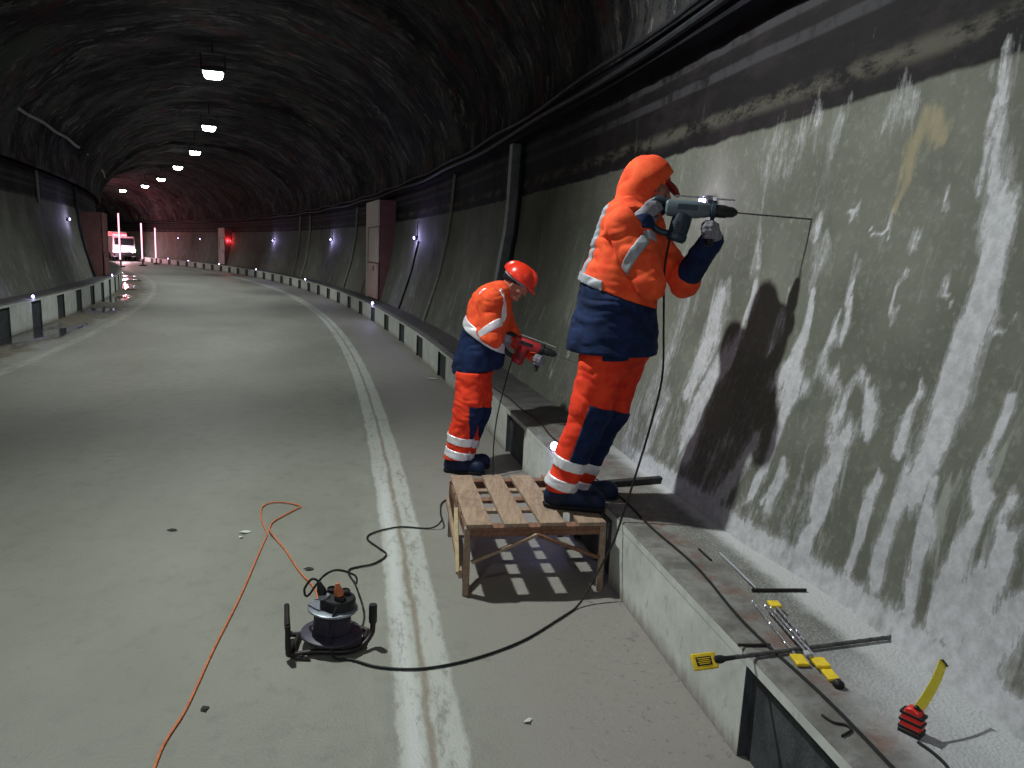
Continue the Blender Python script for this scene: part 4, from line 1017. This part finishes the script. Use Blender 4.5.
# ------------------------------------------------------------------ wooden trestle made from a pallet
def trestle():
    A, Bq, Cq, D = np.array([-.21, 3.80, 0]), np.array([.54, 3.93, 0]), np.array([.36, 4.82, 0]), np.array([-.37, 4.68, 0])   # front left/right, back right/left
    base = (A + Bq + Cq + D) / 4
    t = thing('wooden_trestle', 'low wooden pallet trestle the hooded worker stands on, beside the kerb', 'trestle', base)
    Z = ZP; q = lambda u, v, z: (A * (1 - u) + Bq * u) * (1 - v) + (D * (1 - u) + Cq * u) * v + np.array([0, 0, z]) - base
    def slat(name, u0, u1, v0, v1, z, th, mat, par=t, j=.0):
        m = MB(); m.add([q(u0, v0, z - th), q(u1, v0, z - th), q(u1 + j, v1, z - th), q(u0 + j, v1, z - th), q(u0, v0, z), q(u1, v0, z), q(u1 + j, v1, z), q(u0 + j, v1, z)],
            [(3, 2, 1, 0), (4, 5, 6, 7), (0, 1, 5, 4), (1, 2, 6, 5), (2, 3, 7, 6), (3, 0, 4, 7)]); return m.build(name, mat, par, .003)
    w = M['wood']
    for u0, u1, j in ((.0, .18, .0), (.265, .435, .005), (.525, .705, -.01), (.80, 1., .0)): slat('top_slat', u0, u1, -.01 + abs(j), 1.0 - abs(j) * 2, Z, .022, w, j=j)
    for v0, v1 in ((.0, .08), (.30, .36), (.50, .57), (.70, .76), (.92, 1.)): slat('cross_slat', .0, 1., v0, v1, Z - .0225, .020, M['wood'] if v0 in (.30, .70) else M['wood_red'])
    slat('front_rail', .02, .98, .0, .03, Z - .043, .03, M['wood_red']); slat('back_rail', .02, .98, .97, 1., Z - .043, .075, M['wood_red'])
    slat('side_rail', .0, .03, .03, .97, Z - .043, .055, M['wood_red']); slat('side_rail', .97, 1., .03, .97, Z - .043, .055, M['wood_red'])
    for u, v in ((.012, .015), (.985, .015), (.985, .975), (.012, .975)): MB().bar(q(u, v, 0), q(u, v, Z - .023), .034, .045, (0, 1, 0)).build('leg', M['wood'], t, .004)
    MB().bar(q(-.045, .03, .115), q(-.035, .30, Z - .01), .05, .022, (1, 0, 0)).build('side_batten', M['wood_pale'], t, .003)
    MB().bar(q(-.03, .0, .12), q(-.022, .98, .24), .05, .02, (1, 0, 0)).build('side_batten', M['wood'], t, .003)
    MB().bar(q(.04, -.02, .195), q(.50, -.02, Z - .06), .022, .018).build('brace', M['wood'], t, .003)
    MB().bar(q(.50, -.02, Z - .06), q(.96, -.02, .20), .022, .018).build('brace', M['wood_red'], t, .003)
trestle()
m = MB().bar(P(1.50, .06, KT + .019), P(1.58, .54, KT + .019), .05, .036); tag(m.build('wooden_plank', M['wood_dark'], bevel=.003), 'dark plank lying across the kerb top beside the hooded worker', 'plank')

# ------------------------------------------------------------------ cable reel on the road
def reel():
    c = np.array([-.785, 3.25, 0]); t = thing('cable_reel', 'cable reel lying on its side in a tube frame by the white line', 'cable reel', c)
    d = unit((.05, .02, 1)); o = np.array([0, 0, .045])
    MB().lathe([(.132, 0), (.140, .004), (.140, .014), (.130, .020), (.06, .026)], o, d, 40).build('lower_flange', M['drum'], t, angle=40)
    m = MB().lathe([(.077, .02), (.078, .03), (.078, .115), (.077, .12)], o, d, 32)
    for k in range(8): m.lathe([(.080, .026 + .0115 * k), (.084, .030 + .0115 * k), (.084, .034 + .0115 * k), (.080, .037 + .0115 * k)], o, d, 32, False)
    m.build('cable_drum', M['drum'], t, angle=40)
    MB().lathe([(.05, .120), (.108, .124), (.114, .128), (.114, .136), (.106, .139), (.07, .142)], o, d, 40).build('upper_flange', M['flange'], t, angle=40)
    m = MB().lathe([(.080, .140), (.080, .176), (.074, .186), (.03, .190)], o + np.array([.02, 0, 0]), d, 28); sb = m.build('socket_plate', M['black_plastic'], t, angle=40)
    for k, (x, y) in enumerate(((-.05, -.03), (.045, -.045), (.055, .03), (-.02, .05))):
        MB().lathe([(.026, 0), (.026, .018), (.022, .022), (.022, .016), (.008, .016)], o + d * .186 + np.array([x, y, 0]) * .8, d, 16).build('socket', M['black_plastic'] if k else M['grey_plastic'], sb, angle=40)
    fr = MB()
    zt = .022; ptsL = [(-.19, -.075, .165), (-.192, -.075, .07), (-.18, -.075, .035), (-.14, -.075, zt), (.02, -.085, zt), (.10, -.08, zt + .006), (.165, -.03, .05), (.185, -.02, .09), (.188, -.02, .195)]
    ptsL = [(-.152, -.165, .165), (-.152, -.165, .05), (-.14, -.155, zt), (-.05, -.12, zt), (.08, -.11, zt), (.15, -.07, zt + .008), (.185, -.02, .06), (.19, -.0, .10), (.19, .0, .195)]
    fr.tube(smooth_path(ptsL, 6), .0125, 8)
    ptsR = [(-.212, .02, .172), (-.212, .02, .06), (-.20, .02, .03), (-.16, .03, zt), (-.05, .10, zt), (.08, .12, zt), (.15, .09, zt)]
    fr.tube(smooth_path(ptsR, 6), .0125, 8)
    fr.tube([(-.212, .02, .168), (-.152, -.165, .162)], .0115, 8); fr.tube([(-.16, .03, zt), (-.14, -.155, zt)], .0115, 8); fr.tube([(.15, .09, zt), (.15, -.07, zt)], .0115, 8)
    fr.build('tube_frame', M['steel_dark'], t, angle=60)
    MB().lathe([(.017, 0), (.019, .01), (.019, .085), (.017, .09)], (.19, 0, .11), (0, 0, 1), 14).build('grip', M['black_plastic'], t, angle=40)
    m = MB()
    for a in np.linspace(0, 2 * math.pi, 5, endpoint=False): m.tube([(-.125 + .015 * math.cos(a), -.15 + .01 * math.sin(a), .012), (-.075 + .02 * math.cos(a + 1), -.16, .012 + .006 * math.sin(a))], .007, 6)
    m.build('crank', M['steel_dark'], t)
    return c
rc = reel()
def plug(name, label, loc, mat, d=(0, 0, 1), col=None):
    t = thing(name, label, 'plug', loc)
    MB().lathe([(.019, 0), (.021, .006), (.021, .022), (.014, .042), (.009, .06)], (0, 0, 0), d, 14).build('body', mat, t, angle=40); return t
plug('power_plug', 'black plug standing in the cable reel socket on the left', rc + (-.035, -.022, .25), M['black_plastic'], (-.3, 0, 1))
plug('power_plug', 'orange plug standing in the cable reel socket on the right', rc + (.042, -.03, .25), M['orange_cord'], (-.15, 0, 1))

def cord(name, label, pts, r, mat, cat='cable', n=8):
    return tag(MB().tube(smooth_path(pts, n), r, 8).build(name, mat), label, cat)
g3 = lambda l, z: [(x, y, z) for x, y in l]
cord('orange_extension_lead', 'orange extension cord lying across the grey road towards the reel', [(-.93, 1.55, .007), (-1.1, 2.06, .007)] + g3([(-1.2, 2.44), (-1.22, 2.70), (-1.29, 3.15), (-1.36, 3.67), (-1.47, 4.33), (-1.50, 4.52)], .007) + [(-1.55, 4.64, .007)] + g3([(-1.63, 4.81), (-1.70, 5.04), (-1.66, 5.14), (-1.57, 5.15), (-1.45, 5.09), (-1.47, 5.00), (-1.53, 4.80), (-1.53, 4.68)], .009) + [(-1.49, 4.56, .02), (-1.40, 4.43, .007), (-1.31, 4.29, .007), (-1.15, 4.01, .007), (-1.0, 3.78, .007), (-.93, 3.55, .02), (-.885, 3.36, .10), (-.84, 3.27, .19), (-.80, 3.24, .215)], .0052, M['orange_cord'])
cord('extension_cable', 'black cord from the reel past the trestle to the red drill', [tuple(rc + (-.053, -.022, .312))] + [tuple(rc + v) for v in ((-.085, -.02, .32), (-.13, .02, .25), (-.125, .06, .20), (-.06, .07, .29), (.0, .10, .315))] + [(-.74, 3.55, .20), (-.80, 3.85, .02), (-.88, 4.05, .009), (-.76, 4.15, .009), (-.71, 4.29, .009), (-.78, 4.40, .009), (-.87, 4.53, .009), (-.85, 4.64, .009), (-.70, 4.76, .009), (-.50, 4.76, .009), (-.43, 4.80, .05), (-.46, 5.05, .009), (-.47, 5.30, .009), (-.36, 5.46, .009), (-.20, 5.55, .009), (-.12, 5.75, .009), (-.12, 5.95, .02), (-.13, 6.02, .25), (-.11, 6.06, .50), (-.06, 6.08, .75)] + [tuple(OB + gB(.02, 0, -.155))], .0055, M['black_cord'])
cord('extension_cable', 'black cord curving over the white line from the reel up to the grey drill', [tuple(rc + v) for v in ((.05, -.03, .235), (.035, -.09, .20), (.02, -.115, .13), (.03, -.13, .05))] + [(-.735, 3.10, .012), (-.66, 3.10, .008), (-.53, 3.05, .008), (-.35, 3.05, .008), (-.14, 3.14, .008), (.09, 3.32, .008), (.29, 3.57, .008), (.40, 3.72, .02), (.50, 3.82, .16), (.58, 3.86, .32), (.62, 3.88, .46), (.66, 3.90, .60), (.75, 3.95, .95), (.80, 4.0, 1.20), (.80, 4.06, 1.45), (.79, 4.10, 1.75)] + [tuple(OA + gA(.03, 0, -.165))], .0058, M['black_cord'])
s_ = np.arange(-2.3, 9., .12)
tag(MB().tube([P(s, .115 + .018 * math.sin(s * 2.3) + .012 * math.sin(s * 6.1), KT + .006) for s in s_], .0062, 6).build('kerb_cable', M['black_cord']), 'thin black cord lying lengthwise along the right kerb top', 'cable')

# ------------------------------------------------------------------ tools on the kerb top
def kp(x, y, z=KT): return ground(x, y, z)
def chisel():
    a, b = kp(722, 659, KT + .012), kp(893, 637, KT + .012); c = (a + b) / 2 * (1, 1, 0) + np.array([0, 0, KT])
    d = unit(b - a); t = thing('long_drill_bit', 'long dark drill bit with yellow plastic tag overhanging the kerb edge', 'drill bit', c)
    L = np.linalg.norm(b - a); p = a - c; m = MB().tube([p, p + d * L], .0078, 10)
    xs = np.linspace(.05, L - .02, 260); s, u, _ = frame(d); m.tube([p + d * x + s * .005 * math.cos(x * 120) + u * .005 * math.sin(x * 120) for x in xs], .0042, 6)
    m.lathe([(.010, 0), (.011, .012), (.004, .022)], p + d * (L - .012), d, 10); m.build('fluted_shaft', M['steel_dull'], t, angle=60)
    MB().lathe([(.010, 0), (.0145, .004), (.0145, .03), (.009, .05), (.008, .085)], p - d * .035, d, 14).build('shank', M['black_plastic'], t, angle=40)
    q = p - d * .070; w_ = unit(np.cross(d, fw)); ax = (d, unit(w_ * .8 + s * .6), None); s = ax[1]; ax = (d, s, np.cross(d, s))
    m = MB().box(q, (.095, .056, .014), ax); tg = m.build('plastic_tag', M['yellow'], t, .004)
    m = MB().box(q - d * .005, (.06, .030, .0165), ax); m.build('printed_label', M['black_plastic'], tg, .001)
    m = MB()
    for k in range(4): m.box(q - d * .005 + s * (.009 - .006 * k), (.050 - .008 * (k % 2), .0028, .0185), ax)
    m.build('lettering_lines', M['yellow'], tg)
chisel()
def bit(label, a, b, r, tag_w=.05, tag_l=.06, tagcol='yellow', rot=0., black=False):
    a, b = np.array(a), np.array(b); c = (a + b) / 2 * (1, 1, 0) + np.array([0, 0, KT]); t = thing('drill_bit', label, 'drill bit', c, group='drill bits in plastic sleeves on the kerb')
    d = unit(b - a); L = np.linalg.norm(b - a); p = a - c; s, u, _ = frame(d)
    m = MB().tube([p, p + d * L], r, 8); xs = np.linspace(.0, L * .8, 160); m.tube([p + d * x + s * r * .7 * math.cos(x * 170) + u * r * .7 * math.sin(x * 170) for x in xs], r * .6, 5)
    m.build('fluted_shaft', M['steel'], t, angle=60)
    MB().box(p + d * (L + tag_l * .3), (tag_l, tag_w, .012), (d, s, u)).build('plastic_tag', M[tagcol], t, .003)
    if black: MB().lathe([(.013, 0), (.018, .004), (.018, .022), (.012, .028)], p + d * (L + tag_l * .95), d, 12).build('end_cap', M['black_plastic'], t, angle=40)
    return t
bit('drill bit with yellow tag nearest the kerb edge, left one of the bundle', kp(752, 600, KT + .012), kp(797, 657, KT + .010), .0055, .045, .07)
bit('drill bit with square yellow tag in the middle of the bundle', kp(770, 606, KT + .022), kp(818, 660, KT + .020), .0055, .05, .06)
bit('drill bit with yellow tag and black end cap, nearest of the bundle', kp(790, 628, KT + .012), kp(826, 670, KT + .010), .0065, .04, .08, black=True)
bit('thin bare drill bit with small grey tag between the yellow tags', kp(764, 604, KT + .034), kp(806, 652, KT + .034), .0045, .02, .03, 'grey_plastic')
bit('drill bit with yellow tag at its far end, upper end of the bundle', kp(806, 641, KT + .030), kp(776, 606, KT + .030), .005, .045, .05)
def rod(label, a, b, r, mat): return tag(MB().tube([a, b], r, 8).build('steel_rod', M[mat], origin=np.array(a)), label, 'rod')
rod('short dark rod lying crosswise on the kerb above the drill bits', kp(752, 590, KT + .008), kp(806, 590, KT + .008), .0075, 'steel_dark')
rod('thin pale rod lying lengthwise on the dusty kerb behind the drill bits', kp(720, 553, KT + .005), kp(756, 588, KT + .02), .005, 'grey_plastic')
rod('short black rod on the reddish dust of the kerb top', kp(699, 549, KT + .006), kp(711, 560, KT + .006), .0055, 'black_plastic')
rod('short dark bar on the kerb edge just above the long yellow-tagged bit', kp(738, 645, KT + .006), kp(770, 645, KT + .006), .006, 'steel_dark')
def tape():
    b = kp(911, 733); t = thing('tape_measure', 'red and black tape measure with yellow blade pulled out upwards on the kerb', 'tape measure', b)
    s, u, d = frame((.75, .65, 0)); s = np.array([.64, -.77, 0.]); u = np.array([0, 0, 1.]); d = np.cross(s, u) * -1
    W = .036; poly = [(-.029, 0), (.028, 0), (.031, .012), (.030, .055), (.022, .080), (.0, .088), (-.019, .082), (-.030, .055), (-.031, .012)]
    dep = np.cross(s, u)
    body = MB().extrude(poly, W, (0, 0, 0), (s, u, dep)).build('case', M['tape_red'], t, .005)
    for z_ in (.018, .041, .064): MB().extrude([(-.034, z_ - .005), (.034, z_ - .005), (.034, z_ + .005), (-.034, z_ + .005)], W * 1.06, (0, 0, 0), (s, u, dep)).build('rubber_grip', M['black_plastic'], body, .002)
    MB().extrude([(-.033, -.0), (.032, -.0), (.034, .012), (-.033, .012)], W + .006, (0, 0, .0005), (s, u, dep)).build('base_bumper', M['black_plastic'], body, .002)
    top = at(944, 663, 2.22); p0 = b + s * .012 + u * .080
    v = top - p0; n = 14; pts = [p0 - b + v * k / (n - 1) + np.array([.006, -.004, .004]) * math.sin(k / (n - 1) * math.pi) for k in range(n)]
    vd = unit(v); wd = unit(np.cross(vd, fw)); nd = np.cross(wd, vd); m = MB(); rings = []
    for p in pts: rings.append([p - wd * .0175 + nd * .003, p - nd * .001, p + wd * .0175 + nd * .003, p + wd * .0175 + nd * .0042, p + nd * .0004, p - wd * .0175 + nd * .0042])
    m.loft(rings); bl = m.build('blade', M['yellow_blade'], t, angle=30)
    MB().box(pts[-1], (.027, .004, .012), (wd, vd, nd)).build('end_hook', M['steel_dull'], bl)
    MB().box(pts[0], (.034, .012, .014), (wd, vd, nd)).build('blade_lock', M['black_plastic'], body, .002)
tape()
cord('wire_scrap', 'bent piece of dark wire on the kerb edge near the picture bottom', [kp(x, y, KT + .005) for x, y in ((822, 715), (833, 722), (846, 725), (851, 730), (842, 736))], .004, M['black_cord'], 'wire')
cord('wire_scrap', 'dark wire running from under the tape measure to the picture bottom', [kp(x, y, KT + .005) for x, y in ((918, 742), (932, 752), (946, 765), (952, 778))], .005, M['black_cord'], 'wire')

# small scraps on the road
def scrap(label, px_, w, h_, mat, a, name='paper_scrap', cat='scrap'):
    c = ground(*px_); n = 7; V = []; Fc = []
    for k in range(n):
        b = 2 * math.pi * k / n; rr = 1 + .3 * math.sin(k * 2.7 + a); x, y = w * rr * math.cos(b), h_ * rr * math.sin(b)
        V.append((x * math.cos(a) - y * math.sin(a), x * math.sin(a) + y * math.cos(a), .003 + .004 * (k % 3)))
    V += [(x, y, z + .003) for x, y, z in V]
    Fc = [tuple(range(n))[::-1], tuple(range(n, 2 * n))] + [(k, (k + 1) % n, n + (k + 1) % n, n + k) for k in range(n)]
    o = mesh_obj(name, V, Fc, mat, smooth=False); o.location = tuple(c); tag(o, label, cat)
scrap('white scrap on the road left of the crossing orange cord', (245, 533), .035, .02, M['paper'], .4)
scrap('small white scrap on the road just below the larger one by the orange cord', (241, 538), .016, .012, M['paper'], 1.4)
scrap('dark leaf scrap on the road at the left of the orange cord', (172, 531), .03, .014, M['dryleaf'], .2, 'leaf_scrap')
scrap('dark leaf scrap on the road just above the cable reel', (309, 570), .028, .012, M['dryleaf'], .1, 'leaf_scrap')
scrap('dark speck of leaf on the road at lower left of the cord', (205, 710), .016, .012, M['dryleaf'], .9, 'leaf_scrap')
scrap('pale scrap on the road beside the white line near the bottom', (528, 722), .02, .012, M['paper'], .8)
scrap('pale scrap at the foot of the kerb behind the worker in the hard hat', (432, 379), .08, .05, M['paper'], .3)
# lumps of mud by the left kerb
for k, (x, y, w, lab) in enumerate(((134, 281, .30, 'mud clod in the left gutter, farthest of three'), (129, 290, .24, 'mud clod in the left gutter, middle one of three'), (122, 297, .18, 'mud clod in the left gutter, nearest of three'))):
    c = ground(x, y); L = Limbs(.08)
    for j in range(5): L.ball((random.uniform(-w, w) * .6, random.uniform(-w, w), .0), w * random.uniform(.25, .4), (0, 0, 1), .45)
    o = skin_mesh('mud_clod', L, w / 14, M['mudclod'], cut=half((0, 0, -.005), (0, 0, -1)), wr=lambda G: vnoise(G * 14, 3) * .03); o.location = tuple(c); tag(o, lab, 'mud', 'mud clods in the left gutter')

# ------------------------------------------------------------------ far away: service vehicle and lit posts
def van():
    s = 72.; t = thing('service_truck', 'white service truck with bright headlights far down the tunnel', 'truck', P(s, -1.6, 0), heading(s) + .18)
    b = lambda c, sz, nm, mt, par=t, bv=.05, tp=1.: MB().box(c, sz, taper=tp).build(nm, mt, par, bv)
    b((0, 2.9, 1.45), (2.1, 3.6, 2.0), 'box_body', M['van_white']); cab = b((0, .35, 1.25), (2.0, 1.5, 1.7), 'cab', M['van_white'], tp=.92)
    b((0, -.42, 1.62), (1.6, .06, .55), 'windscreen', M['van_glass'], cab); b((0, -.46, .62), (1.9, .14, .30), 'bumper', M['black_plastic'], t)
    b((0, 1.9, .5), (1.2, 4.6, .2), 'chassis', M['black_plastic'], t)
    for x in (-.74, .74): MB().lathe([(.13, 0), (.14, .03), (.12, .06)], (x, -.42, .88), (0, -1, 0), 14).build('headlight', M['head_emit'], cab)
    for x in (-.9, .9):
        for y in (.35, 3.7): MB().lathe([(.25, -.12), (.40, -.10), (.40, .10), (.25, .12)], (x, y, .40), (1, 0, 0), 18).build('wheel', M['sole'], t)
    b((0, .3, 2.18), (1.1, .22, .14), 'light_bar', M['red_emit'], cab, .03)
van()
point('headlight_glow', P(70.4, -1.9, .9), 320, (1., .72, .85), .15); point('beacon_glow', P(68, -3, 2.8), 420, (1., .10, .16), .2)
def lit_post(x_, y_, h_, label):
    t = thing('lit_post', label, 'post', ground(x_, y_), heading(56), 'lit posts near the far truck')
    MB().tube([(0, 0, 0), (0, 0, h_)], .05, 8).build('pole', M['housing'], t); MB().tube([(-.04, -.07, .5), (-.04, -.07, h_ - .1)], .045, 8).build('light_tube', M['pink_emit'], t)
    MB().lathe([(.28, 0), (.28, .06), (.08, .10)], (0, 0, 0), (0, 0, 1), 16).build('foot', M['sole'], t)
lit_post(121, 267, 3.6, 'pink lit post standing in front of the far truck'); lit_post(143, 266, 3.1, 'pink lit post just right of the far truck'); lit_post(156.5, 264.4, 2.9, 'far lit post against the right kerb beyond the red light')


# ------------------------------------------------------------------ the photographer's phone light and the little stray light
w = bpy.data.worlds.new('world'); scene.world = w; w.use_nodes = True
w.node_tree.nodes['Background'].inputs[0].default_value = (.55, .45, .85, 1); w.node_tree.nodes['Background'].inputs[1].default_value = .02
point('phone_light', (.02, -.01, 1.86), 60, (.80, .82, 1.), .012)

vs_ = scene.view_settings; scene.display_settings.display_device = 'sRGB'
vs_.view_transform = 'Standard'; vs_.look = 'None'; vs_.gamma = 1.; vs_.exposure = -.6; vs_.use_curve_mapping = False
